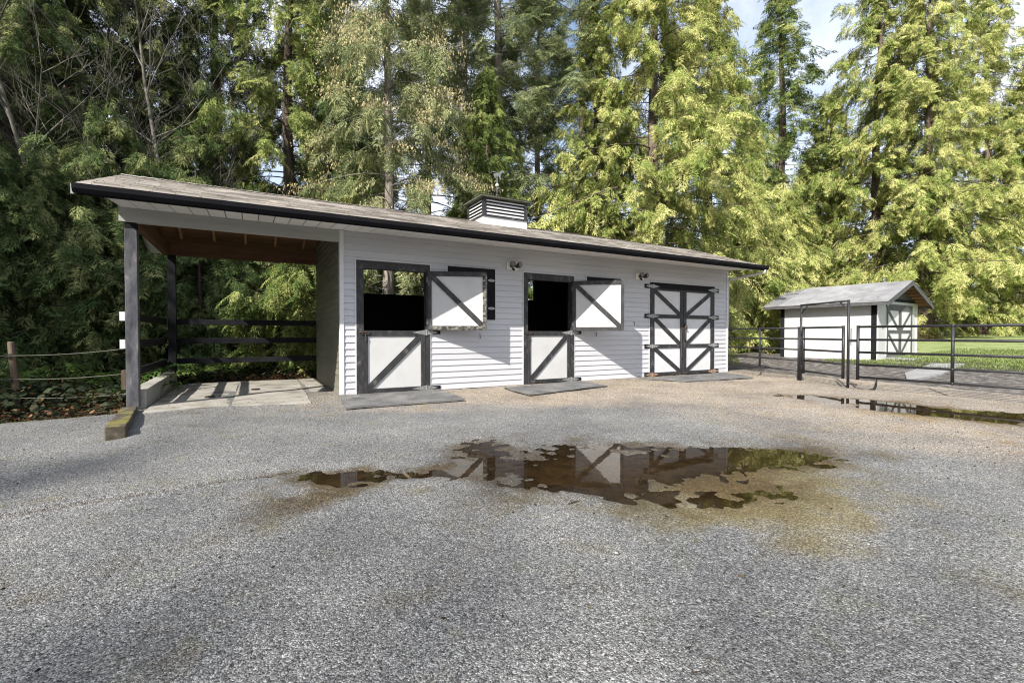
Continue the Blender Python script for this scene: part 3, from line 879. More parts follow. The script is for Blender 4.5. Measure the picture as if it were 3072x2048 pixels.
# black hanging boards fixed to the wall behind each open upper door
for x0, x1, oz in ((3.555, 4.645, 0), (7.16, 8.25, 0)):
    hb = MB().box(x0, x1 - .186, -.04, -.016, 2.44, 2.565).build('wall_board', M['black'], ST)
    MB().box(x1 - .185, x1, -.04, -.016, 1.475, 2.565).build('upright_board', M['black'], hb)
    for q in ((x0 - .03, x0 - .003, 2.42, 2.60), (x1 + .003, x1 + .025, 1.4725, 2.57), (x1 - .19, x1 + .025, 1.452, 1.472)):
        MB().box(q[0], q[1], -.028, -.014, q[2], q[3]).build('board_channel', M['white'], hb)
    for z in (2.32, 1.72):
        h = MB().sphere((0, 0, 0), 1, 12, 8).map(lambda p: (x1 - .095 + p[0] * .085, -.041 + p[1] * .01, z + p[2] * .032))
        h.tube([(x1 - .095, -.048, z - .03), (x1 - .095, -.048, z + .03)], .009, 6)
        h.build('hinge', M['hinge'], hb)

# double doors
fx0, fx1 = 9.28, 11.89
hd = MB().box(fx0, fx1, -.035, .02, 2.395, HEAD).build('door_header', M['black'], ST)
for leaf, (a, b) in enumerate(((fx0, 10.565), (10.571, fx1))):
    d = MB().box(a + .004, b - .004, -.012, .02, .05, 2.39).build('double_door', M['white'], ST)
    o_st, i_st = .165, .12
    xa, xb = (a + o_st, b - i_st) if leaf == 0 else (a + i_st, b - o_st)
    y0, y1 = -.036, -.0125
    bevel(MB().box(a + .004, xa, y0, y1, .05, 2.39).build('stile', M['wear'], d))
    bevel(MB().box(xb, b - .004, y0, y1, .05, 2.39).build('stile', M['wear'], d))
    zs = [(.05, .135), (.79, .89), (1.60, 1.70), (2.34, 2.39)]
    for z0, z1 in zs:
        bevel(MB().box(xa + .001, xb - .001, y0, y1, z0, z1).build('rail', M['wear'], d))
    for (p, q), (r, s) in zip(zs[:-1], zs[1:]):
        clip_brace(MB(), xa + .001, xb - .001, q + .001, r - .001, leaf == 1, .11, y0 + .001, y1).build('brace', M['wear'], d)
    for i, z in enumerate((.085, .845, 1.65, 2.44)):
        hx = fx0 + .08 if leaf == 0 else fx1 - .06
        sx = -1 if leaf == 0 else 1
        pad = MB().box(min(fx0 - .19, fx0), fx0 - .001, -.032, -.017, z - .055, z + .055) if leaf == 0 else MB().box(fx1 + .001, fx1 + .19, -.032, -.017, z - .055, z + .055)
        pad.build('hinge_pad', M['black'], d)
        strap_hinge(MB(), hx, z, -.046, .26, .26).build('hinge', M['rust'] if i == 0 else M['hinge'], d)
    if leaf == 1:
        MB().box(10.60, 10.68, -.065, -.037, 1.30, 1.42).sphere((10.64, -.075, 1.36), .035, 8, 6).tube([(10.60, -.06, 1.5), (10.61, -.07, 1.2), (10.60, -.06, 1.02)], .012, 6).build('latch', M['darkmetal'], d)
    else:
        MB().tube([(10.47, -.06, .5), (10.47, -.06, 1.3)], .013, 7).build('drop_bolt', M['darkmetal'], d)
# tie hooks on the siding
for x, z in ((4.28, 1.13), (7.45, 1.16), (8.72, 1.45)):
    MB().tube([(x, -.005, z + .045), (x, -.035, z + .045), (x, -.04, z - .02), (x + .012, -.03, z - .045), (x + .02, -.01, z - .045)], .007, 6).build('tie_hook', M['darkmetal'], ST)

# cupola astride the ridge
CX0, CX1, CY0, CY1 = 5.0, 6.25, 1.28, 2.22
cb = MB().box(CX0, CX1, CY0, CY1, 3.68, 4.06).build('cupola', M['white'], ST)
MB().box(CX0 - .025, CX1 + .025, CY0 - .025, CY1 + .025, 4.062, 4.10).build('cupola_ledge', M['wear'], cb)
MB().box(CX0 + .09, CX1 - .09, CY0 + .09, CY1 - .09, 4.10, 4.50).build('cupola_core', M['interior'], cb)
for x in (CX0, CX1 - .085):
    for y in (CY0, CY1 - .085):
        MB().box(x, x + .085, y, y + .085, 4.1005, 4.52).build('cupola_post', M['wear'], cb)
for k in range(5):
    z = 4.115 + k * .082
    MB().hexa([(CX0 + .086, CY0 + .012, z), (CX1 - .086, CY0 + .012, z), (CX1 - .086, CY0 + .085, z + .04), (CX0 + .086, CY0 + .085, z + .04)],
              [(CX0 + .086, CY0 + .012, z + .03), (CX1 - .086, CY0 + .012, z + .03), (CX1 - .086, CY0 + .085, z + .07), (CX0 + .086, CY0 + .085, z + .07)]).build('slat', M['white'], cb)
    MB().hexa([(CX0 + .012, CY1 - .086, z), (CX0 + .012, CY0 + .086, z), (CX0 + .085, CY0 + .086, z + .04), (CX0 + .085, CY1 - .086, z + .04)],
              [(CX0 + .012, CY1 - .086, z + .03), (CX0 + .012, CY0 + .086, z + .03), (CX0 + .085, CY0 + .086, z + .07), (CX0 + .085, CY1 - .086, z + .07)]).build('slat', M['white'], cb)
cxm, cym = (CX0 + CX1) / 2, (CY0 + CY1) / 2
ro = MB()
rx0, rx1, ry0, ry1 = CX0 - .1, CX1 + .1, CY0 - .1, CY1 + .1
ro.box(rx0, rx1, ry0, ry1, 4.52, 4.56)
ro.add([(rx0 - .01, ry0 - .01, 4.561), (rx1 + .01, ry0 - .01, 4.561), (rx1 + .01, ry1 + .01, 4.561), (rx0 - .01, ry1 + .01, 4.561), (cxm - .12, cym, 4.72), (cxm + .12, cym, 4.72)],
       [(0, 1, 5, 4), (1, 2, 5), (2, 3, 4, 5), (3, 0, 4), (3, 2, 1, 0)])
M['cuproof'] = surf('cupola_roofing', [(0.3, (.045, .05, .04)), (0.55, (.085, .09, .065)), (.75, (.15, .15, .12))], 9, 8, .85, .5, 40)
ro.build('cupola_roof', M['cuproof'], cb)

# weathervane
wv = thing('weathervane', (cxm, cym, 4.71), 'small grey weathervane with ball on the cupola roof', 'weathervane')
bx_, by_ = cxm, cym
MB().tube([(bx_, by_, 4.71), (bx_, by_, 5.27)], [.016, .010], 8).build('pole', M['vane'], wv, True)
MB().sphere((bx_, by_, 5.02), .05, 14, 10).build('ball', M['vaneball'], wv, True)
MB().tube([(bx_ - .16, by_, 4.93), (bx_ + .16, by_, 4.93)], .007, 6).tube([(bx_, by_ - .16, 4.92), (bx_, by_ + .16, 4.92)], .007, 6).build('direction_arms', M['vane'], wv)
MB().tube([(bx_ - .05, by_, 4.715), (bx_, by_, 4.80), (bx_ + .05, by_, 4.715)], .01, 6).build('foot', M['vane'], wv)
hs = [(-.20, 0), (-.19, .05), (-.12, .03), (-.10, -.05), (-.06, -.12), (-.04, -.03), (.05, -.03), (.10, -.13), (.13, -.12), (.11, -.02), (.13, .06), (.19, .10), (.22, .07), (.235, .10), (.20, .16), (.16, .16), (.12, .12), (.06, .08), (-.05, .08), (-.12, .09), (-.16, .06)]
MB().prism([(bx_ + p[0] * .9, by_ - .006, 5.29 + p[1] * .9) for p in hs], (0, .012, 0)).build('horse_figure', M['vane'], wv)

# flood lights under the eave
def flood(x, z, lab):
    t = thing('floodlight', (x, -.02, z), lab, 'floodlight', 'twin floodlights under the eave')
    bevel(MB().box(x - .13, x + .16, -.045, -.017, z - .08, z + .08).build('mounting_plate', M['lamp_white'], t), .008, 2)
    for dx, az, tx in ((-.05, -.25, -.15), (.10, .3, .12)):
        c, s = math.cos(az), math.sin(az)
        T = lambda p: (x + dx + p[0] * c - p[1] * s, -.13 + p[0] * s + p[1] * c, z + .005 + p[2] + p[1] * -.25)
        h = MB().tube([(0, .05, 0), (0, 0, 0), (0, -.06, 0), (0, -.075, 0)], [.034, .052, .066, .062], 12).map(T).build('lamp_head', M['lamp_black'], t, True)
        MB().tube([(0, -.0755, 0), (0, -.079, 0)], .052, 12).map(T).build('lens', M['lens'], h)
        MB().tube([(x + dx * .4, -.045, z), (x + dx, -.085, z + .002)], .013, 7).build('swivel_arm', M['lamp_black'], t)
    MB().tube([(x + .01, -.045, z - .05), (x + .015, -.09, z - .075)], [.02, .028], 8).sphere((x + .015, -.095, z - .085), .026, 8, 6).build('motion_sensor', M['lamp_black'], t, True)
flood(5.06, 2.665, 'twin black floodlight on white plate between the two half doors')
flood(8.89, 2.67, 'twin black floodlight on white plate beside the double doors')

# kerb, timber, mats
kb = MB()
n = 16
for i in range(n + 1):
    y = .10 + (3.62 - .10) * i / n
    j = lambda: random.uniform(-.008, .008)
    t = .30 + .035 * i / n
    kb.v += [(-1.64 + j(), y, -.05), (-1.40 + j(), y, -.05), (-1.415 + j(), y, t + j()), (-1.625 + j(), y, t + j())]
for i in range(n):
    for k in range(4):
        q = (k + 1) % 4
        kb.f.append((i * 4 + k, i * 4 + q, i * 4 + 4 + q, i * 4 + 4 + k)[::-1])
kb.f += [(0, 1, 2, 3), tuple(4 * n + k for k in (3, 2, 1, 0))]
kb = tag(bevel(kb.build_at('concrete_kerb', M['concrete'], (-1.52, 1.8, 0)), .012, 2), 'rough concrete kerb along the open bay under the black rails', 'kerb')

tb = MB()
n = 14
p0, p1 = Vector((-1.575, -.12, 0)), Vector((-1.285, -2.46, 0))
dd = (p1 - p0).normalized(); nn = Vector((dd.y, -dd.x, 0)) * -1
for i in range(n + 1):
    t = i / n
    c = p0.lerp(p1, t)
    h = .085 + .075 * t
    j = lambda s=.006: random.uniform(-s, s)
    wdt = .092
    for a, z in ((-1, -.06), (1, -.06), (1, h), (-1, h)):
        tb.v.append((c.x + nn.x * a * (wdt + j()), c.y + nn.y * a * (wdt + j()), z + (j(.008) if z > 0 else 0)))
for i in range(n):
    for k in range(4):
        q = (k + 1) % 4
        tb.f.append((i * 4 + k, i * 4 + q, i * 4 + 4 + q, i * 4 + 4 + k))
tb.f += [(3, 2, 1, 0), tuple(4 * n + k for k in range(4))]
o = tb.build_at('timber_sleeper', M['timber'], (-1.4, -1.3, 0))
tag(bevel(o, .012, 2), 'mossy old timber sleeper lying on gravel before the bay post', 'timber')

def mat_obj(quad, m, label, lift=.02, th=.03, seed=0, wave=.022, group=None, zf=None, holes=()):
    """thin rubber mat draped over uneven ground: quad = four ground corners"""
    n = 14
    b = MB()
    r = random.Random(seed)
    ph = r.random() * 9
    top = []
    for i in range(n + 1):
        for j in range(n + 1):
            u, v = i / n, j / n
            x = (quad[0][0] * (1 - u) + quad[1][0] * u) * (1 - v) + (quad[3][0] * (1 - u) + quad[2][0] * u) * v
            y = (quad[0][1] * (1 - u) + quad[1][1] * u) * (1 - v) + (quad[3][1] * (1 - u) + quad[2][1] * u) * v
            x += .02 * fbm(x + ph, y, 1.5); y += .03 * fbm(x, y + ph, 1.2)
            edge = max(abs(u - .5), abs(v - .5)) * 2
            z = lift + wave * fbm(x * .8 + ph, y * .8, 1.2) + wave * .5 * max(0, edge - .8) * 5 * fbm(x + ph, y, 1.3)
            if zf: z += zf(x, y)
            b.v.append((x, y, z)); top.append((x, y, z))
    N = (n + 1) ** 2
    b.v += [(x, y, z - th) for x, y, z in top]
    idx = lambda i, j: i * (n + 1) + j
    for i in range(n):
        for j in range(n):
            q = (idx(i, j), idx(i + 1, j), idx(i + 1, j + 1), idx(i, j + 1))
            b.f.append(q); b.f.append(tuple(N + k for k in q[::-1]))
    ring = [idx(i, 0) for i in range(n)] + [idx(n, j) for j in range(n)] + [idx(i, n) for i in range(n, 0, -1)] + [idx(0, j) for j in range(n, 0, -1)]
    for a, c in zip(ring, ring[1:] + ring[:1]):
        b.f.append((a, N + a, N + c, c))
    cx = sum(q[0] for q in quad) / 4; cy = sum(q[1] for q in quad) / 4
    o = b.build_at('rubber_mat', m, (cx, cy, 0), True)
    md = o.modifiers.new('edge', 'EDGE_SPLIT'); md.split_angle = R(40)
    return tag(o, label, 'mat', group)
gz = lambda x, y: float(gravel_z(np.array([[x]]), np.array([[y]]))[0, 0])
MA = mat_obj([(-1.35, -.55), (-.29, -.42), (-.20, 3.9), (-1.38, 3.5)], M['mat'], 'dusty pale rubber mat in open bay beside the concrete kerb', .04, seed=1)
MBm = mat_obj([(-.26, -.42), (.88, -.70), (1.02, 3.7), (-.18, 3.9)], M['mat'], 'dusty pale rubber mat in open bay beside the stable side wall', .045, seed=2)
mat_obj([(1.04, .9), (1.36, .95), (1.40, 3.9), (1.08, 3.8)], M['mat'], 'narrow brown offcut mat lying along the stable side wall', .04, seed=6)
mat_obj([(1.27, -1.60), (3.23, -1.62), (3.36, -.06), (1.40, -.06)], M['mat_grey'], 'grey rubber mat before the half door with peeling paint', .055, .03, seed=3)
mat_obj([(4.55, -1.62), (6.78, -1.22), (6.86, -.12), (4.62, -.45)], M['mat_grey'], 'grey rubber mat before the middle half door', .05, .02, seed=4)
mat_obj([(9.15, -1.35), (11.40, -1.58), (12.15, -.22), (8.58, -.30)], M['mat_grey'], 'grey rubber mat before the tall double doors', .05, .02, seed=5)
for mt, cx, cy in ((MA, -.62, .85), (MBm, .10, 1.75)):
    MB().tube([(cx, cy, .03), (cx, cy, .062)], [.085, .08], 14).build('drain_hole', M['lamp_black'], mt)

# ------------------------------------------------------------------ pipe fence and gates
RAILZ = (.26, .52, .785, 1.05, 1.32)
def pipe_panel(name, p0, p1, label, cat, mids=(), r=.025, dz=0.0, group=None, feet=True, loop=None):
    p0, p1 = Vector(p0), Vector(p1)
    t = thing(name, (p0.x, p0.y, 0), label, cat, group)
    for z in RAILZ:
        MB().tube([(p0.x, p0.y, z + dz), (p1.x, p1.y, z + dz)], r, 10).build('rail', M['pipe'], t, True)
    for q, p in ((0, p0), (1, p1)):
        MB().tube([(p.x, p.y, -.03 if feet else .2), (p.x, p.y, 1.35 + dz)], r * 1.2, 10).build('upright', M['pipe'], t, True)
    for q in mids:
        p = p0.lerp(p1, q)
        MB().tube([(p.x, p.y, .24 + dz), (p.x, p.y, 1.34 + dz)], r * 1.1, 10).build('upright', M['pipe'], t, True)
        for z in RAILZ:
            MB().sphere((p.x, p.y, z + dz), r * 1.35, 8, 6).build('weld_collar', M['pipe'], t, True)
    if loop:
        p = p0.lerp(p1, loop)
        q = p0.lerp(p1, loop * .45)
        MB().tube([(p.x, p.y, .26), (p.x, p.y, .10), tuple(p.lerp(q, .18) + Vector((0, 0, .03))), tuple(p.lerp(q, .5) + Vector((0, 0, .005))), (q.x, q.y, -.01), (p0.x, p0.y, .0)], r * 1.0, 8).build('skid_leg', M['pipe'], t, True)
    return t
pipe_panel('fence_panel', (12.56, .02, 0), (11.97, -2.40, 0), 'black five rail pipe fence panel joining the stable corner', 'fence', (.5,))
pipe_panel('fence_panel', (11.24, -4.02, 0), (11.24, -7.7, 0), 'black five rail pipe panel with curved skid leg beside the right hand puddle', 'fence', (.415, .82), loop=.09, feet=False)
pipe_panel('walk_gate', (11.90, -2.55, 0), (11.24, -3.74, 0), 'narrow black five rail walk gate hung in the tall pipe frame', 'gate', (), dz=0, feet=False)
gf = thing('gate_frame', (11.55, -3.2, 0), 'tall black pipe frame with braced top corners round the walk gate', 'gate frame')
B_, C_ = Vector((11.93, -2.47, 0)), Vector((11.19, -3.86, 0))
for p in (B_, C_):
    MB().tube([(p.x, p.y, -.03), (p.x, p.y, 1.90)], .027, 10).build('upright', M['pipe'], gf, True)
MB().tube([(B_.x, B_.y, 1.88), (C_.x, C_.y, 1.88)], .022, 10).build('top_bar', M['pipe'], gf, True)
for p, q in ((B_, C_), (C_, B_)):
    a = p.lerp(q, .16)
    MB().tube([(a.x, a.y, 1.87), (p.x, p.y, 1.66)], .014, 8).build('corner_brace', M['pipe'], gf, True)
for z in (.35, 1.2):
    MB().tube([(B_.x - .015, B_.y - .04, z - .06), (B_.x - .015, B_.y - .04, z + .06)], .03, 8).build('hinge', M['pipe'], gf, True)
MB().box(C_.x - .035, C_.x + .035, C_.y - .16, C_.y - .02, 1.0, 1.06).tube([(C_.x, C_.y - .05, .93), (C_.x, C_.y - .05, 1.3)], .009, 6).build('latch', M['pipe'], gf)
MB().tube([(C_.x, C_.y - .02, .12), (C_.x, C_.y - .17, .10)], .02, 6).build('chain', M['darkmetal'], gf)

# ------------------------------------------------------------------ tape fence on the left
tf = thing('tape_fence', (-3.17, 1.0, 0), 'weathered round post carrying pale electric fence tapes at the wood edge', 'fence')
px_, py_ = -3.17, 1.0
b = MB().tube([(px_ + .04, py_, -.1), (px_ + .03, py_, .3), (px_, py_, .7), (px_ - .02, py_, 1.03), (px_ - .02, py_, 1.05)], [.047, .046, .044, .042, .036], 12)
b.build('post', M['wood_post'], tf, True)
for z, ze in ((.84, .95), (.48, .57), (.20, .26)):
    pts = []
    for k in range(9):
        t = k / 8
        pts.append((px_ - .05 + t * (-1.62 - px_ + .05), py_ - .06 + t * (-.0 - py_ + .08), z + (ze - z) * t - .03 * math.sin(math.pi * t)))
    pts2 = [(px_ - .05 - 4.0 * k / 4, py_ - .06 + 1.0 * k / 4, z - .01 * k) for k in range(4, -1, -1)]
    v = MB()
    for q in (pts2 + pts[1:]):
        v.v += [(q[0], q[1], q[2] - .0035), (q[0], q[1], q[2] + .0035), (q[0] + .001, q[1] + .003, q[2] + .0035), (q[0] + .001, q[1] + .003, q[2] - .0035)]
    for k in range(len(v.v) // 4 - 1):
        for a in range(4):
            c = (a + 1) % 4
            v.f.append((4 * k + a, 4 * k + c, 4 * k + 4 + c, 4 * k + 4 + a))
    v.build('tape', M['tape'], tf)
    MB().box(px_ - .07, px_ + .0, py_ - .075, py_ - .045, z - .025, z + .025).build('insulator', M['lamp_black'], tf)

# ------------------------------------------------------------------ shed on the right
SH0 = Vector((19.79, -.83, .26)); sth = R(3.95)
sa = Vector((math.cos(sth), math.sin(sth), 0)); sb = Vector((-math.sin(sth), math.cos(sth), 0))
def S(p): return tuple(SH0 + sa * p[0] + sb * p[1] + Vector((0, 0, p[2])))
SW, SLn, SHh, SRZ, OE, OG, OL = 4.01, 3.35, 2.2, 2.93, .38, .42, .58
sh = thing('shed', tuple(SH0), 'white garden shed with grey roll roofing and braced double doors', 'shed')
sl = (SRZ - SHh) / (SW / 2)
MB().box(0, .08, 0, SLn, -.15, SHh).map(S).build('long_wall', M['white_dirty'], sh)
MB().prism([(0.0, 0, SHh + .001), (SW, 0, SHh + .001), (SW / 2, 0, SRZ - .03)], (0, .06, 0)).map(S).build('gable', M['shedtrim'], sh)
MB().box(.081, SW, 0, .08, -.15, SHh).map(S).build('gable_wall', M['white_dirty'], sh)
MB().box(.081, SW - .081, SLn - .08, SLn, -.15, SHh).map(S).build('rear_wall', M['white'], sh)
MB().box(SW - .08, SW, .081, SLn - .001, -.15, SHh).map(S).build('far_wall', M['white'], sh)
for x0, x1, y0, y1, m in ((-.025, -.001, -.001, .17, 'black'), (-.025, .10, -.022, -.002, 'white'), (-.025, -.001, SLn - .13, SLn + .02, 'black'), (SW - .1, SW + .02, -.022, -.002, 'white')):
    MB().box(x0, x1, y0, y1, -.15, SHh - .02).map(S).build('corner_board', M[m], sh)
MB().box(0.03, SW - .03, -.02, -.002, SHh - .06, SHh + .05).map(S).build('gable_trim', M['black'], sh)
# grey framed double doors
for a, b_ in ((.82, 2.115), (2.135, 3.40)):
    d = MB().box(a, b_, -.02, -.0025, .1, 1.93).map(S).build('shed_door', M['white'], sh)
    T = lambda m: m.map(S)
    for nm, q in (('stile', (a, a + .11, .1, 1.93)), ('stile', (b_ - .11, b_, .1, 1.93)), ('rail', (a + .111, b_ - .111, 1.80, 1.93)), ('rail', (a + .111, b_ - .111, .95, 1.06)), ('rail', (a + .111, b_ - .111, .1, .16))):
        MB().box(q[0], q[1], -.04, -.0205, q[2], q[3]).map(S).build(nm, M['shedtrim'], d)
    up = b_ > 3
    for z0, z1 in ((.161, .949), (1.061, 1.799)):
        clip_brace(MB(), a + .111, b_ - .111, z0, z1, up, .11, -.039, -.0205).map(S).build('brace', M['shedtrim'], d)
MB().box(.82, 3.4, -.045, -.003, 1.932, 2.03).map(S).build('door_header', M['shedtrim'], sh)
MB().box(.6, 3.7, -.9, -.05, -.13, .03).map(S).build('door_step', M['slab'], sh)
# roof: deck, roofing strips, fascia, lookouts
def shr(x): return SRZ - abs(x - SW / 2) * sl
dk = MB()
for s in (-1, 1):
    xe = -OE if s < 0 else SW + OE
    a = [(xe, -OG, shr(xe) - .03), (SW / 2, -OG, SRZ - .03), (SW / 2, SLn + OL, SRZ - .03), (xe, SLn + OL, shr(xe) - .03)]
    dk.prism([S(p) for p in (a if s < 0 else a[::-1])], (0, 0, .03))
dk.build('roof_deck', M['ply'], sh)
y = -OG - .03; k = 0
while y < SLn + OL:
    y1 = min(y + .93, SLn + OL + .03)
    for s in (-1, 1):
        xe = -OE - .03 if s < 0 else SW + OE + .03
        h = .006 + .007 * (k % 2)
        b = MB()
        for q in range(5):
            t = q / 4; x = xe + (SW / 2 - xe) * t
            for yy in (y, y1):
                b.v.append(S((x, yy + random.uniform(-.012, .012), shr(x) + h + random.uniform(0, .006))))
                b.v.append(S((x, yy, shr(x) + h - .012)))
        for q in range(4):
            i = q * 4
            b.f += [(i, i + 4, i + 6, i + 2), (i + 1, i + 3, i + 7, i + 5), (i, i + 1, i + 5, i + 4), (i + 2, i + 6, i + 7, i + 3)]
        b.f += [(0, 2, 3, 1), (16, 17, 19, 18)]
        b.build('roofing_strip', M['roll'], sh)
    y = y1 - .0005; k += 1
for s in (-1, 1):
    xe = -OE if s < 0 else SW + OE
    a = [(xe, -OG - .03, shr(xe) - .17), (SW / 2, -OG - .03, SRZ - .18), (SW / 2, -OG - .03, SRZ - .032), (xe, -OG - .03, shr(xe) - .032)]
    MB().prism([S(p) for p in (a if s < 0 else a[::-1])], tuple(sb * .03)).build('barge_board', M['shedtrim'], sh)
    MB().box(xe - (.0 if s > 0 else .02), xe + (.02 if s > 0 else 0), -OG + .001, SLn + OL, shr(xe) - .12, shr(xe) - .031).map(S).build('eave_board', M['shedtrim'], sh)
for k in range(7):
    x = SW / 2 + .2 + k * .29
    MB().box(x, x + .04, -OG, 0, shr(x) - .13, shr(x) - .045).map(S).build('lookout', M['rafter'], sh)
# pale slab path in the paddock
q = [(14.3, -3.75), (16.2, -3.0), (19.2, -2.6), (19.5, -3.3), (16.5, -3.7)]
tag(MB().prism([(x, y, float(zg(x, y)) - .06) for x, y in q], (0, 0, .075)).build('paved_path', M['slab']), kind='structure')

# ------------------------------------------------------------------ foliage
def unit(v): return v / np.linalg.norm(v, axis=-1, keepdims=True)

def frond(kind, seed):
    """one spray of foliage about 1 m long along +x, as loose leaflet triangles"""
    r = np.random.default_rng(seed)
    T = []
    if kind == 'cedar':
        npos, ang, bl, nl, ll, lw, droop, sag = 9, 50, .44, 3, .25, .062, .22, .45
    elif kind == 'fir':
        npos, ang, bl, nl, ll, lw, droop, sag = 10, 58, .42, 3, .21, .046, .12, .12
    elif kind == 'hemlock':
        npos, ang, bl, nl, ll, lw, droop, sag = 10, 55, .42, 3, .21, .048, .38, .55
    elif kind == 'fern':
        npos, ang, bl, nl, ll, lw, droop, sag = 16, 75, .20, 3, .09, .040, .55, .1
    for s in np.linspace(.06, 1, npos):
        for side in (-1, 1):
            a = side * R(ang + r.uniform(-10, 10))
            L = bl * (1 - .62 * s ** 1.3) * r.uniform(.75, 1.2)
            if kind == 'fern': L = bl * math.sin(math.pi * (.15 + .85 * s) ** .9) + .02
            base = np.array([s + r.uniform(-.02, .02), 0, -droop * s * s])
            d = np.array([math.cos(a), math.sin(a), -.12])
            for k in range(nl):
                q = (k + .45) / nl
                p = base + d * L * q + np.array([0, 0, -sag * (L * q) ** 2])
                b = a + (1 if k % 2 else -1) * R(28) * r.uniform(.4, 1.3)
                ld = np.array([math.cos(b), math.sin(b), -.25 - sag * .8 * q + r.normal(0, .15)])
                ld /= np.linalg.norm(ld)
                wv_ = np.cross(ld, [r.normal(0, .35), r.normal(0, .35), 1]); wv_ /= np.linalg.norm(wv_)
                l_ = ll * r.uniform(.7, 1.25); w_ = lw * r.uniform(.75, 1.25)
                T.append([p - wv_ * w_ / 2, p + wv_ * w_ / 2, p + ld * l_])
    p = np.array([1, 0, -droop])
    for b in (-.5, 0, .5):
        ld = np.array([math.cos(b), math.sin(b), -.5]); ld /= np.linalg.norm(ld)
        T.append([p + [0, -lw / 2, 0], p + [0, lw / 2, 0], p + ld * ll])
    return np.array(T)

FR = {k: [frond(k, 100 + i) for i in range(5)] for k in ('cedar', 'fir', 'hemlock', 'fern')}

def place_fronds(kind, pos, az, pitch, roll, scale, r, tbase=None):
    """many sprays at once -> triangles and their tints"""
    n = len(pos)
    f = np.stack([np.cos(az) * np.cos(pitch), np.sin(az) * np.cos(pitch), np.sin(pitch)], -1)
    sd = np.stack([-np.sin(az), np.cos(az), np.zeros(n)], -1)
    up = np.cross(f, sd)
    s2 = sd * np.cos(roll)[:, None] + up * np.sin(roll)[:, None]
    u2 = np.cross(f, s2)
    which = r.integers(0, len(FR[kind]), n)
    out, tin = [], []
    for k, t in enumerate(FR[kind]):
        m = which == k
        if not m.any(): continue
        B = np.stack([f[m], s2[m], u2[m]], 1) * scale[m][:, None, None]
        q = np.einsum('tvc,ncd->ntvd', t, B) + pos[m][:, None, None, :]
        out.append(q.reshape(-1, 3, 3))
        nt_ = len(t)
        tb_ = (r.random(m.sum()) if tbase is None else tbase[m])
        c = np.stack([np.clip(np.repeat(tb_, nt_) + r.normal(0, .12, m.sum() * nt_), 0, 1), r.random(m.sum() * nt_)], -1)
        tin.append(c)
    return np.concatenate(out), np.concatenate(tin)

def limb_tubes(mb, P, r0, n=4):
    for path, rr in zip(P, r0):
        k = len(path)
        mb.tube(path, [max(rr * (1 - .85 * i / (k - 1)), .004) for i in range(k)], n, False)

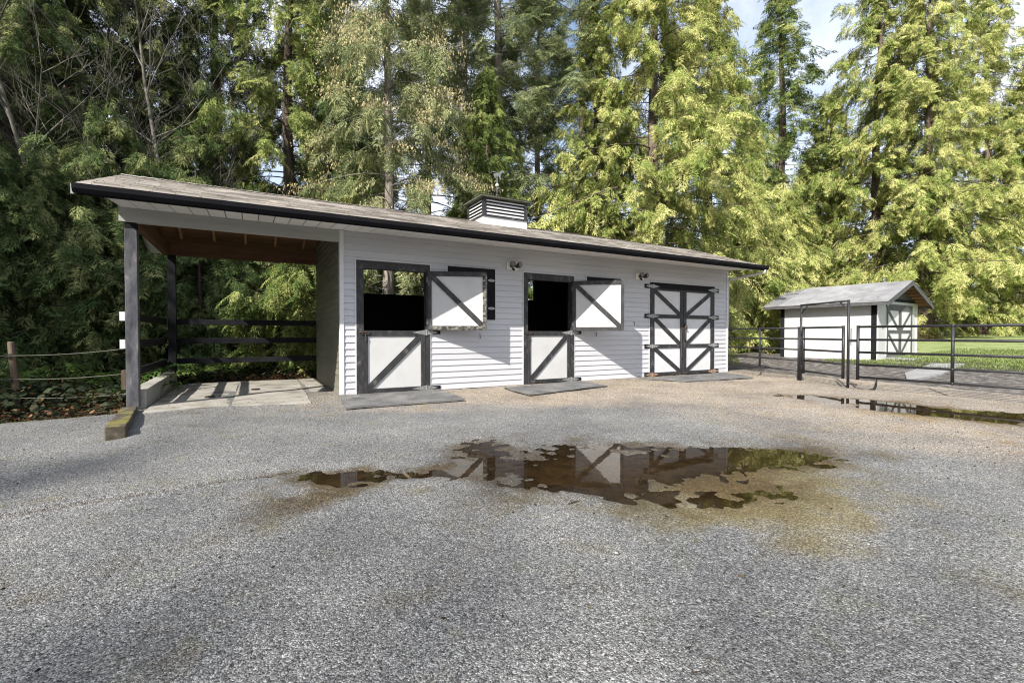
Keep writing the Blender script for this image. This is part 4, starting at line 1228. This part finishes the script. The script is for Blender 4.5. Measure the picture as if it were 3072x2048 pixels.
def conifer(kind, H, base, Rmax, nb, fpb, seed, mats, trunk_r=.28, fscale=1.0, bare_stubs=0, shape=.8, cones=False, lean=.0, elev0=None):
    """returns meshes (trunk with limbs, crown[, cones]) of one conifer standing at the origin"""
    r = np.random.default_rng(seed)
    rp_ = random.Random(seed)
    wood = MB()
    tp = [(lean * (z / H) ** 2 + .06 * math.sin(z * .5 + seed), .06 * math.cos(z * .43 + seed), z) for z in np.linspace(-.4, H, 16)]
    tr_ = [max(trunk_r * (1 - z / H) ** .85, .012) * (1.25 if i < 2 else 1) for i, z in enumerate(np.linspace(-.0, H, 16))]
    wood.tube(tp, tr_, 10, False)
    hang = .34 if kind == 'cedar' else (.22 if kind == 'hemlock' else .10)
    pos, az, pit, rol, sc = [], [], [], [], []
    paths, rad = [], []
    cpos = []
    for i in range(nb):
        t = (i + r.random()) / nb
        h = base + (H - base) * t ** .92
        tt = (h - base) / (H - base)
        prof = (1 - tt) ** shape * (.72 + .28 * min(1, tt * 5 + .3))
        a = i * 2.39996 + r.normal(0, .35)
        lump = 1 + .42 * mnoise.noise(Vector((math.cos(a) * 1.1 + seed * 3.1, math.sin(a) * 1.1, h * .33)))
        L = max(.35, Rmax * prof * lump * r.uniform(.66, 1.15))
        cx = lean * (h / H) ** 2 + .06 * math.sin(h * .5 + seed); cy = .06 * math.cos(h * .43 + seed)
        if kind == 'cedar':
            e0 = r.uniform(-.05, .25); sagk = r.uniform(.30, .55); tip = r.uniform(.1, .3)
        elif kind == 'hemlock':
            e0 = r.uniform(.0, .3); sagk = r.uniform(.35, .7); tip = .0
        else:
            e0 = r.uniform(.0, .30) + .25 * tt; sagk = r.uniform(.12, .42); tip = r.uniform(0, .12)
        if elev0 is not None: e0 += elev0
        ns = 7
        path = []
        for k in range(ns + 1):
            s = k / ns
            rr = L * s
            z = h + L * (e0 * s - sagk * s * s + tip * s ** 4)
            aa = a + .12 * math.sin(s * 3 + i)
            path.append((cx + rr * math.cos(aa), cy + rr * math.sin(aa), z))
        paths.append(path); rad.append(.006 + .008 * L)
        n = max(3, int(fpb * (.45 + .75 * L / Rmax)))
        ss = np.sqrt(r.uniform(.04, 1, n))
        for s in ss:
            k = min(int(s * ns), ns - 1); f = s * ns - k
            p = np.array(path[k]) * (1 - f) + np.array(path[k + 1]) * f
            side = r.choice([-1, 1])
            pos.append(p + r.normal(0, .10, 3) - np.array([0, 0, abs(r.normal(0, hang))]))
            az.append(a + side * abs(r.normal(0, .75)))
            if kind == 'cedar': pit.append(r.uniform(-1.35, -.30))
            elif kind == 'hemlock': pit.append(r.uniform(-1.2, -.25))
            else: pit.append(r.uniform(-1.0, .0))
            rol.append(r.normal(0, .4))
            sc.append(fscale * r.uniform(.55, 1.1) * (.75 + .35 * L / Rmax))
            if cones and s > .55 and h > H * .15 and r.random() < .8:
                for _ in range(16):
                    dd_ = r.uniform(0, 1)
                    cpos.append(p + np.array([math.cos(a) * dd_ * .7 + r.normal(0, .28), math.sin(a) * dd_ * .7 + r.normal(0, .28), -.1 - .3 * dd_ * r.random()]))
    limb_tubes(wood, paths, rad)
    for i in range(bare_stubs):
        h = r.uniform(.12 * H, base + .25 * (H - base)); a = r.uniform(0, 6.28); L = r.uniform(.4, 2.2)
        c0 = np.array([.06 * math.sin(h * .5 + seed), .06 * math.cos(h * .43 + seed), h])
        d = np.array([math.cos(a), math.sin(a), r.uniform(-.35, .1)])
        wood.tube([tuple(c0), tuple(c0 + d * L * .5), tuple(c0 + d * L + [0, 0, -.12 * L])], [.022, .012, .004], 4, False)
    tris, tint = place_fronds(kind, np.array(pos), np.array(az), np.array(pit), np.array(rol), np.array(sc), r)
    ms = [('trunk', wood.mesh('trunk', M[mats[0]], smooth=True)), ('crown', tri_mesh('crown', tris, M[mats[1]], tint))]
    if cones:
        cp = np.array(cpos); n = len(cp)
        L = r.uniform(.06, .10, n); w_ = r.uniform(.016, .028, n); th = r.uniform(0, 6.28, n)
        wv_ = np.stack([np.cos(th), np.sin(th), np.zeros(n)], -1) * w_[:, None]
        tip_ = cp + np.stack([r.normal(0, .02, n), r.normal(0, .02, n), -L], -1)
        ct = np.stack([cp - wv_, cp + wv_, tip_], 1)
        ms.append(('cones', tri_mesh('cones', ct, M['cone'], np.stack([r.random(n), r.random(n)], -1))))
    return ms

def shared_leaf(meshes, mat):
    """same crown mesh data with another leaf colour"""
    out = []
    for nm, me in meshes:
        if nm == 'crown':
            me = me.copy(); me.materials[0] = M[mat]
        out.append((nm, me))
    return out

cedA = conifer('cedar', 22, .8, 4.9, 180, 42, 1, ('bark', 'cedar_gold'), .36, .62, shape=.62)
cedB = conifer('cedar', 24, 1.0, 4.2, 180, 36, 2, ('bark', 'cedar_gold'), .32, .60, shape=.55)
cedC = conifer('cedar', 26, 2.5, 3.0, 150, 24, 3, ('bark', 'cedar'), .30, .60, shape=.62)
firA = conifer('fir', 30, 10.5, 4.4, 100, 30, 4, ('bark_grey', 'fir'), .34, .75, 34, .5)
firB = conifer('fir', 26, 4.0, 4.4, 110, 32, 5, ('bark_grey', 'fir'), .26, .75, 20, .6)
hemA = conifer('hemlock', 22, 1.5, 4.2, 92, 42, 6, ('bark_grey', 'fir'), .24, .75, 10, .7, True)
sapA = conifer('cedar', 6.5, .25, 2.5, 60, 34, 7, ('bark', 'cedar_dark'), .10, .55, 0, .7)
sapB = conifer('cedar', 5.0, .2, 2.2, 52, 30, 8, ('bark', 'cedar_dark'), .09, .52, 0, .6)
KIND = {
    'cedA': cedA, 'cedB': cedB, 'cedC': cedC, 'firA': firA, 'firB': firB, 'hemA': hemA, 'sapA': sapA, 'sapB': sapB,
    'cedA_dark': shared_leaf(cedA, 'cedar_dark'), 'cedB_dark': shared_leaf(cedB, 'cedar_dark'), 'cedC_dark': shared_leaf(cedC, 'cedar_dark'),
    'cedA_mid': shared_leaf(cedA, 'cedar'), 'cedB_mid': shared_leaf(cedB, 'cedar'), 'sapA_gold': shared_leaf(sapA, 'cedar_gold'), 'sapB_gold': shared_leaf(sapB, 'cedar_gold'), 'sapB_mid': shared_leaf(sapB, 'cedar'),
}
FWD = (math.sin(R(29.45)), math.cos(R(29.45)))
def at_px(px, t):
    """ground position of something seen at column px (0..2352) and t metres deep"""
    u = (px - 1176) / 1068.1
    return (t * (FWD[0] + FWD[1] * u), t * (FWD[1] - FWD[0] * u) - 9)

def plant(name, kind, x, y, s, rot, label, cat='tree', group=None, sz=None):
    if isinstance(s, tuple): s, sz = s
    z = float(zg(x, y)) - .05
    o = thing(name, (x, y, z), label, cat, group)
    o.rotation_euler = (0, 0, rot)
    o.scale = (s, s, sz or s)
    for nm, me in KIND[kind]:
        link(nm, me, o)
    return o

TREES = [
    # name, kind, column, depth, scale, turn, label, height scale
    ('cedar_tree', 'cedA', 1500, 20.5, 1.02, .3, 'broad golden green cedar right behind the stable double doors'),
    ('cedar_tree', 'cedB', 1365, 21.0, .66, 1.9, 'shorter golden cedar behind the cupola end of the stable roof'),
    ('cedar_tree', 'cedA', 1625, 25.0, .95, 4.1, 'golden cedar between the broad cedar and the slim dark cedar'),
    ('cedar_tree', 'cedC', 1790, 35.0, (1.75, 1.02), 2.2, 'slim dark green cedar standing alone against open sky'),
    ('cedar_tree', 'cedA', 1905, 34.0, .80, 5.0, 'round golden cedar left of the shed roof'),
    ('cedar_tree', 'cedB', 2010, 31.0, 1.13, .8, 'tall golden cedar rising above the shed roof'),
    ('cedar_tree', 'cedA', 2125, 29.0, 1.08, 2.7, 'huge golden cedar behind the shed gable'),
    ('cedar_tree', 'cedB', 2260, 30.5, 1.0, 3.9, 'golden cedar with thin top beside the huge cedar by the lawn'),
    ('cedar_tree', 'cedA', 2370, 29.0, .82, 1.3, 'golden cedar drooping over the far end of the lawn'),
    ('fir_tree', 'firB', 1335, 23.0, 1.05, .5, 'dark grey green fir with spreading boughs above the cupola'),
    ('fir_tree', 'firA', 1143, 22.5, .97, 2.6, 'fir with pale bare lower trunk right behind the weathervane'),
    ('fir_tree', 'firA', 1068, 24.5, 1.05, 4.4, 'fir with slim pale trunk between the coned hemlock and the weathervane'),
    ('hemlock_tree', 'hemA', 893, 17.0, .98, 1.0, 'drooping hemlock hung with brown cones behind the first half door'),
    ('cedar_tree', 'cedB_mid', 668, 19.5, .95, 2.0, 'fresh green hanging cedar behind the side wall of the bay'),
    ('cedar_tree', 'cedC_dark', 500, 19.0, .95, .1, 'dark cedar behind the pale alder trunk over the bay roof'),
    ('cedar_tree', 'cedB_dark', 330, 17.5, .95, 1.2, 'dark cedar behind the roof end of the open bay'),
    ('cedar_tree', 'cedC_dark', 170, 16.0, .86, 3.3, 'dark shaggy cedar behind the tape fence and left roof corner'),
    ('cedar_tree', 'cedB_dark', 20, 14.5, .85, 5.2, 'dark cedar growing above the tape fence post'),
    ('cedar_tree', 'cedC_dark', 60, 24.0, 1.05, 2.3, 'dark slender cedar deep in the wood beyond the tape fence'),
    ('fir_tree', 'firB', 1235, 32.0, 1.15, 5.9, 'distant fir seen through the gap above the weathervane'),
    ('cedar_tree', 'cedA_mid', 840, 40.0, .62, 4.2, 'far green cedar low behind the coned hemlock'),
    ('cedar_tree', 'cedB_dark', 440, 25.0, .70, 4.4, 'dark cedar between the alders and the bay roof'),
    ('cedar_tree', 'cedB_mid', 775, 25.0, .95, .2, 'green cedar between the fresh hanging cedar and the coned hemlock'),
    ('fir_tree', 'firB', 985, 27.0, 1.05, 3.7, 'fir filling the gap beside the coned hemlock'),
    ('cedar_tree', 'cedA_mid', 1060, 40.0, .62, 1.2, 'far green cedar low behind the slim fir trunks'),
    ('cedar_tree', 'cedA_dark', 560, 34.0, .62, .9, 'far dark cedar low in the wood behind the bay roof'),
    ('cedar_tree', 'cedA_dark', 380, 32.0, .62, 2.9, 'far dark cedar low in the wood left of the alder trunk'),
    ('cedar_tree', 'cedA_dark', 190, 28.0, .62, 3.9, 'far dark cedar low in the wood beyond the roof corner'),
    ('cedar_tree', 'cedA', 1850, 36.0, .62, 2.4, 'low golden cedar between the slim dark cedar and the shed'),
    ('cedar_tree', 'cedA_mid', 1720, 32.0, .72, .4, 'low green cedar at the foot of the slim dark cedar'),
    ('cedar_tree', 'sapA_gold', 1712, 24.5, 1.35, .4, 'young golden cedar in the gap between stable and shed'),
    ('cedar_tree', 'sapA_gold', 1800, 27.5, 1.5, 2.4, 'young golden cedar behind the far shed corner'),
    ('cedar_tree', 'sapA', 455, 14.3, .95, .3, 'bushy young cedar behind the back rails beside the bay post'),
    ('cedar_tree', 'sapB', 560, 15.2, .95, 1.4, 'bushy young cedar in the middle behind the back rails'),
    ('cedar_tree', 'sapB_mid', 690, 14.0, 1.0, 2.9, 'light green young cedar hanging beside the bay side wall'),
    ('cedar_tree', 'sapA', 345, 14.5, 1.05, 4.0, 'young cedar in the dark between the two bay posts'),
    ('cedar_tree', 'sapA', 215, 13.5, 1.05, 5.0, 'young cedar in the shade behind the tape fence'),
    ('cedar_tree', 'sapA', 95, 12.6, .95, 1.7, 'young cedar in the shade beside the tape fence post'),
    ('cedar_tree', 'sapA', -20, 11.8, .95, .9, 'young cedar with low fronds overhanging the fence tapes'),
    ('cedar_tree', 'cedA_dark', 800, 18.5, .55, .9, 'green cedar seen through the rear window of the first stall'),
    ('cedar_tree', 'cedA_mid', 1120, 19.0, .55, 3.9, 'green cedar seen through the rear window of the middle stall'),
]
for nm, kd, px, t, s, rot, lab in TREES:
    x, y = at_px(px, t)
    plant(nm, kd, x, y, s, rot, lab)
# unseen trees: west ones shade wood and gravel, belt cedars added to block low sky
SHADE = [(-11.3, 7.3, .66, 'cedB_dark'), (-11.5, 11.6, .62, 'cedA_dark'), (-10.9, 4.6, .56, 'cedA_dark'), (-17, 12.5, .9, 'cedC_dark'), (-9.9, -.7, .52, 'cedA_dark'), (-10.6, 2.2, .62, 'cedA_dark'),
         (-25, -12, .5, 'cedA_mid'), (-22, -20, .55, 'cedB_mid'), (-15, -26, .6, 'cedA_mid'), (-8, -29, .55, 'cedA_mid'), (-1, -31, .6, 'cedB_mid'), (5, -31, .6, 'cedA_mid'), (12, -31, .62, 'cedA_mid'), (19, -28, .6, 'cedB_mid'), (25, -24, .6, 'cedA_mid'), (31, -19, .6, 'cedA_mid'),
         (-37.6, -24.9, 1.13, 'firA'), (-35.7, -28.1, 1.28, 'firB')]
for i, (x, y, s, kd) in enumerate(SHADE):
    plant('fir_tree' if kd[:3] == 'fir' else 'cedar_tree', kd, x, y, s, i * 1.3, *((('dark conifer in the belt west of the tape fence', 'tree', 'conifer belt west of the yard'),) * 6 + (('unseen green cedar added behind the camera to block low sky light', 'tree', 'added cedar belt behind the camera'),) * 10 + (('very tall fir far across the yard beyond the cedar belt', 'tree', 'tall firs far across the yard'),) * 2)[i])

# bare alders
def alder(seed, H, mat='alder'):
    r = random.Random(seed)
    b = MB()
    def grow(p, d, L, rad, lev):
        n = 6 if lev == 0 else 4
        pts = [p]; dirs = [d]
        for i in range(n):
            d = (d + Vector((r.uniform(-1, 1), r.uniform(-1, 1), r.uniform(-.3, .7))) * (.07 if lev == 0 else .16)).normalized()
            pts.append(pts[-1] + d * L / n); dirs.append(d)
        b.tube(pts, [max(rad * (1 - .8 * i / n), .0045) for i in range(n + 1)], 8 if lev == 0 else (5 if lev == 1 else 3), False)
        if lev >= 3: return
        k = (16, 7, 6)[lev]
        for i in range(k):
            t = r.uniform(.22 if lev == 0 else .15, 1)
            q = min(int(t * n), n - 1); f = t * n - q
            pp = pts[q].lerp(pts[q + 1], f)
            a = r.uniform(0, 6.28)
            side = Vector((math.cos(a), math.sin(a), r.uniform(.1, .9))).normalized()
            nd = (dirs[q] * .55 + side * .8).normalized()
            grow(pp, nd, L * (.34, .5, .5)[lev] * r.uniform(.6, 1.2) * (1.15 - .5 * t), max(rad * (.30, .42, .5)[lev], .005), lev + 1)
    grow(Vector((0, 0, -.3)), Vector((.04, .02, 1)).normalized(), H, .095, 0)
    return b.mesh('trunk', M[mat], smooth=True)
KIND['aldA'] = [('trunk', alder(3, 15))]
KIND['aldB'] = [('trunk', alder(9, 13))]
for kd, px, t, s, rot, lab in (
        ('aldA', 380, 15.5, 1.0, .4, 'bare alder with pale trunk above the bay roof'),
        ('aldB', 262, 15.0, 1.0, 2.4, 'bare grey alder left of the pale trunked alder'),
        ('aldA', 205, 17.0, .95, 3.6, 'thin bare alder over the left roof corner'),
        ('aldB', 120, 14.0, 1.0, 4.7, 'bare dark alder leaning beyond the roof corner'),
        ('aldB', 470, 17.0, .9, 1.4, 'bare alder with fine twigs right of the pale trunked alder')):
    x, y = at_px(px, t)
    plant('alder_tree', kd, x, y, s, rot, lab)
for kd, n_, s_ in (('aldA', -4.6, 2.3), ('aldB', -8.3, 2.72), ('aldA', -11.5, 2.4)):
    plant('poplar_tree', kd, -.507 * n_ - 38.8, .862 * n_ - 22.8, s_, n_, 'very tall bare poplar far across the yard beyond the cedar belt', group='bare poplars far across the yard')
KIND['trunk_only'] = [('trunk', MB().tube([(0, 0, -.3), (.05, .02, .6), (.02, 0, 3), (.1, .05, 7), (.1, 0, 12)], [.42, .33, .27, .22, .12], 14, False).mesh('trunk', M['bark'], smooth=True))]

# shrubs by the lawn
def shrub(seed, n, rx, rz, mat, fs=.4):
    r = np.random.default_rng(seed)
    d = r.normal(0, 1, (n, 3)); d = unit(d); d[:, 2] = np.abs(d[:, 2])
    q = d * (r.random((n, 1)) ** .33)
    pos = q * np.array([rx, rx, rz])
    tris, tint = place_fronds('cedar', pos, np.arctan2(d[:, 1], d[:, 0]), r.uniform(-.2, .9, n), r.normal(0, .6, n), fs * r.uniform(.6, 1.2, n), r)
    st = MB()
    for k in range(9):
        a = k * .7; st.tube([(0, 0, -.1), (rx * .4 * math.cos(a), rx * .4 * math.sin(a), rz * .5), (rx * .8 * math.cos(a), rx * .8 * math.sin(a), rz * .9)], [.03, .018, .006], 5, False)
    return [('stems', st.mesh('stems', M['bark'])), ('foliage', tri_mesh('foliage', tris, M[mat], tint))]
KIND['shrub'] = shrub(1, 220, 1.5, 2.0, 'shrub')
KIND['shrub_gold'] = shrub(2, 260, 1.5, 2.1, 'shrub_gold')
for kd, px, t, s, lab in (('shrub', 2160, 38, 1.5, 'tawny budding shrub behind the shed at the lawn edge'), ('shrub_gold', 2270, 44, 1.7, 'yellow green shrub beside the dark trunk across the lawn'),
                          ('shrub', 2118, 27.0, .45, 'small brown shrub at the rear corner of the shed'), ('shrub_gold', 2345, 50, 1.8, 'pale yellow shrub at the far end of the lawn')):
    x, y = at_px(px, t)
    plant('shrub', kd, x, y, s, px * .01, lab, 'shrub')

# ------------------------------------------------------------------ ferns, ivy, bracken, grass
def fern_mesh(seed, n=13, L=.8):
    r = np.random.default_rng(seed)
    az = np.arange(n) * 2.4 + r.normal(0, .2, n)
    t, c = place_fronds('fern', np.zeros((n, 3)) + [0, 0, .05], az, r.uniform(.35, .95, n), r.normal(0, .15, n), L * r.uniform(.7, 1.15, n), r)
    return tri_mesh('fern_plant', t, M['fern'], c)
fm = [fern_mesh(1), fern_mesh(2, 11, .7)]
rr_ = random.Random(5)
for k, (x, y) in enumerate(((-3.9, 2.6), (-2.6, 3.4), (-2.1, 2.2), (-4.6, 3.9), (-1.0, 5.6), (.3, 5.9), (1.2, 5.3), (-2.0, 5.4), (2.0, 6.4), (-3.2, 5.2))):
    o = link('fern_plant', fm[k % 2], None, (x, y, -.03)); o.rotation_euler = (0, 0, k); s = rr_.uniform(.8, 1.35); o.scale = (s, s, s)
    tag(o, 'sword fern on the forest floor behind the open bay', 'fern', 'ferns at the wood edge')

def scatter_leaves(name, n, x0, x1, y0, y1, size, mat, zmax, seed, keep=None, flat=.5):
    r = np.random.default_rng(seed)
    x = r.uniform(x0, x1, n); y = r.uniform(y0, y1, n)
    dens = np_noise(x, y, seed + 1, .8, 3)
    m = r.random(n) < .55 + .6 * dens
    if keep is not None: m &= keep(x, y)
    x, y = x[m], y[m]; n = len(x)
    z = zg(x, y) - .05 + r.random(n) ** 1.5 * zmax * (.6 + .8 * sat(.5 + np_noise(x, y, seed + 2, .5, 2)))
    c = np.stack([x, y, z], -1)
    a = r.uniform(0, 6.28, n)
    nrm = unit(np.stack([r.normal(0, flat, n), r.normal(0, flat, n), np.ones(n)], -1))
    u = unit(np.cross(nrm, np.stack([np.cos(a), np.sin(a), np.zeros(n)], -1))); v = np.cross(nrm, u)
    s = size * r.uniform(.6, 1.3, n)[:, None]
    t1 = np.stack([c - u * s * .5, c + v * s * .55, c + u * s * .5], 1)
    t2 = np.stack([c - u * s * .5, c + u * s * .5, c - v * s * .75], 1)
    tint = np.stack([r.random(n), r.random(n)], -1)
    o = link(name, tri_mesh(name, np.concatenate([t1, t2]), M[mat], np.concatenate([tint, tint])))
    return tag(o, kind='stuff')
out_stable = lambda x, y: ~((x > -1.75) & (x < 13) & (y < 3.75))
left_bank = lambda x, y: out_stable(x, y) & (gravel_edge(x, y) < -.12)
o = scatter_leaves('ivy_cover', 60000, -9, 3.5, -.6, 9, .085, 'ivy', .34, 61, left_bank)
tag(o, 'low dark ivy and bramble leaves covering the bank', 'ground cover')
o = scatter_leaves('leaf_litter', 16000, -9, 3.5, -.6, 9, .07, 'bracken', .10, 62, left_bank)
tag(o, 'fallen brown leaves on the forest floor', 'leaves')

def strands(name, n, x0, x1, y0, y1, L, wd, mat, seed, keep=None, up=.6, sag=.5, segs=3):
    """arching stems or blades, each a short chain of narrow triangles"""
    r = np.random.default_rng(seed)
    x = r.uniform(x0, x1, n); y = r.uniform(y0, y1, n)
    m = np.ones(n, bool)
    if keep is not None: m = keep(x, y)
    x, y = x[m], y[m]; n = len(x)
    p = np.stack([x, y, zg(x, y) - .04], -1)
    a = r.uniform(0, 6.28, n); l_ = L * r.uniform(.5, 1.3, n)
    d = unit(np.stack([np.cos(a), np.sin(a), up * r.uniform(.5, 2.0, n)], -1))
    sd = np.stack([-np.sin(a), np.cos(a), np.zeros(n)], -1)
    out = []
    q0 = p
    for k in range(segs):
        t = (k + 1) / segs
        q1 = p + d * (l_ * t)[:, None]; q1[:, 2] -= sag * l_ * t * t
        w0 = wd * (1 - k / segs * .6); w1 = wd * (1 - (k + 1) / segs * .75)
        out.append(np.stack([q0 - sd * w0 / 2, q0 + sd * w0 / 2, q1 + sd * w1 / 2], 1))
        out.append(np.stack([q0 - sd * w0 / 2, q1 + sd * w1 / 2, q1 - sd * w1 / 2], 1))
        q0 = q1
    tint = np.stack([r.random(n), r.random(n)], -1)
    o = link(name, tri_mesh(name, np.concatenate(out), M[mat], np.concatenate([tint] * (2 * segs))))
    return tag(o, kind='stuff')
o = strands('bracken_stems', 11000, -4.5, 3.2, 1.2, 6.6, .75, .014, 'bracken', 71, lambda x, y: left_bank(x, y) & (np_noise(x, y, 72, .9, 2) > -.08) & (y > 1.4), .7, .6)
tag(o, 'dead russet bracken stems tangled on the bank', 'bracken')
o = strands('moss_edge', 9000, -9, -1.7, -.75, .6, .05, .012, 'moss', 73, lambda x, y: (gravel_edge(x, y) < -.05) & (gravel_edge(x, y) > -.42), 1.2, .2, 2)
tag(o, 'mossy grass strip where gravel meets the wood', 'moss')
o = strands('lawn_tufts', 26000, 17.2, 27, -7, 0.6, .10, .016, 'grass', 74, lambda x, y: (lawn_edge(x, y) > -.9) & ~((x > 19.7) & (y > -.9)), 1.8, .25, 2)
tag(o, 'grass blades along the near edge of the lawn', 'grass')
o = strands('mat_moss', 900, 1.2, 3.4, -1.75, -1.5, .03, .008, 'moss', 75, None, 1.2, .2, 1)
tag(o, 'moss along the front edge of the mat', 'moss')

# loose pebbles and debris on the yard
r = np.random.default_rng(81)
n = 5000
x = r.uniform(-4, 9, n); y = r.uniform(-8.6, -.4, n)
keepm = (gravel_edge(x, y) > .1) & (pool_field(x, y) < .15)
x, y = x[keepm], y[keepm]; n = len(x)
z = gravel_z(x[None, :], y[None, :])[0]
s = .004 + .007 * r.random(n) ** 4
oct_ = np.array([(1, 0, 0), (-1, 0, 0), (0, 1, 0), (0, -1, 0), (0, 0, .7), (0, 0, -.5)])
fc = np.array([(0, 2, 4), (2, 1, 4), (1, 3, 4), (3, 0, 4), (2, 0, 5), (1, 2, 5), (3, 1, 5), (0, 3, 5)])
a = r.uniform(0, 6.28, n)
vv = oct_[None] * s[:, None, None] * r.uniform(.6, 1.4, (n, 6, 1))
ca, sa_ = np.cos(a)[:, None], np.sin(a)[:, None]
vx = vv[..., 0] * ca - vv[..., 1] * sa_; vy = vv[..., 0] * sa_ + vv[..., 1] * ca
P = np.stack([vx + x[:, None], vy + y[:, None], vv[..., 2] + z[:, None] + .002], -1)
M['pebble'] = leaf_mat('pebble', [(0.0, (.02, .018, .016)), (0.5, (.07, .065, .06)), (0.8, (.16, .16, .155)), (1.0, (.3, .3, .29))], .0, 0)
tint = np.stack([r.random(n), r.random(n)], -1)
o = link('pebbles', tri_mesh('pebbles', P[:, fc].reshape(-1, 3, 3), M['pebble'], np.repeat(tint, 8, 0)))
tag(o, 'loose stones lying on the gravel yard', 'stones', kind='stuff')

# straw, leaf and twig bits blown against the wall and over the yard
r = np.random.default_rng(91)
n1, n2 = 2600, 900
x = np.concatenate([r.uniform(-1.2, 12.2, n1), r.uniform(-6, 9, n2)])
y = np.concatenate([-.05 - np.abs(r.normal(0, .55, n1)), r.uniform(-8, -.3, n2)])
k = (gravel_edge(x, y) > .05) & (pool_field(x, y) < .3)
x, y = x[k], y[k]; n = len(x)
onmat = ((x > -1.36) & (x < 1.0) & (y > -.6)) | ((x > 1.25) & (x < 3.4) & (y > -1.65)) | ((x > 4.5) & (x < 6.9) & (y > -1.6)) | ((x > 8.5) & (x < 12.2) & (y > -1.6))
z = np.maximum(gravel_z(x[None], y[None])[0], np.where(onmat, .068, -9)) + .004
a = r.uniform(0, 6.28, n); L = r.uniform(.006, .024, n); wd = r.uniform(.002, .006, n)
d = np.stack([np.cos(a), np.sin(a), r.normal(0, .12, n)], -1); sd = np.stack([-np.sin(a), np.cos(a), r.normal(0, .3, n)], -1)
c = np.stack([x, y, z], -1)
t = np.stack([c - d * L[:, None], c + sd * wd[:, None], c + d * L[:, None]], 1)
t2 = np.stack([c - d * L[:, None], c + d * L[:, None], c - sd * wd[:, None]], 1)
tt = np.stack([r.random(n), r.random(n)], -1)
o = link('yard_litter', tri_mesh('yard_litter', np.concatenate([t, t2]), M['litter'], np.concatenate([tt, tt])))
tag(o, 'straw, leaf and twig scraps scattered on the yard', 'litter', kind='stuff')
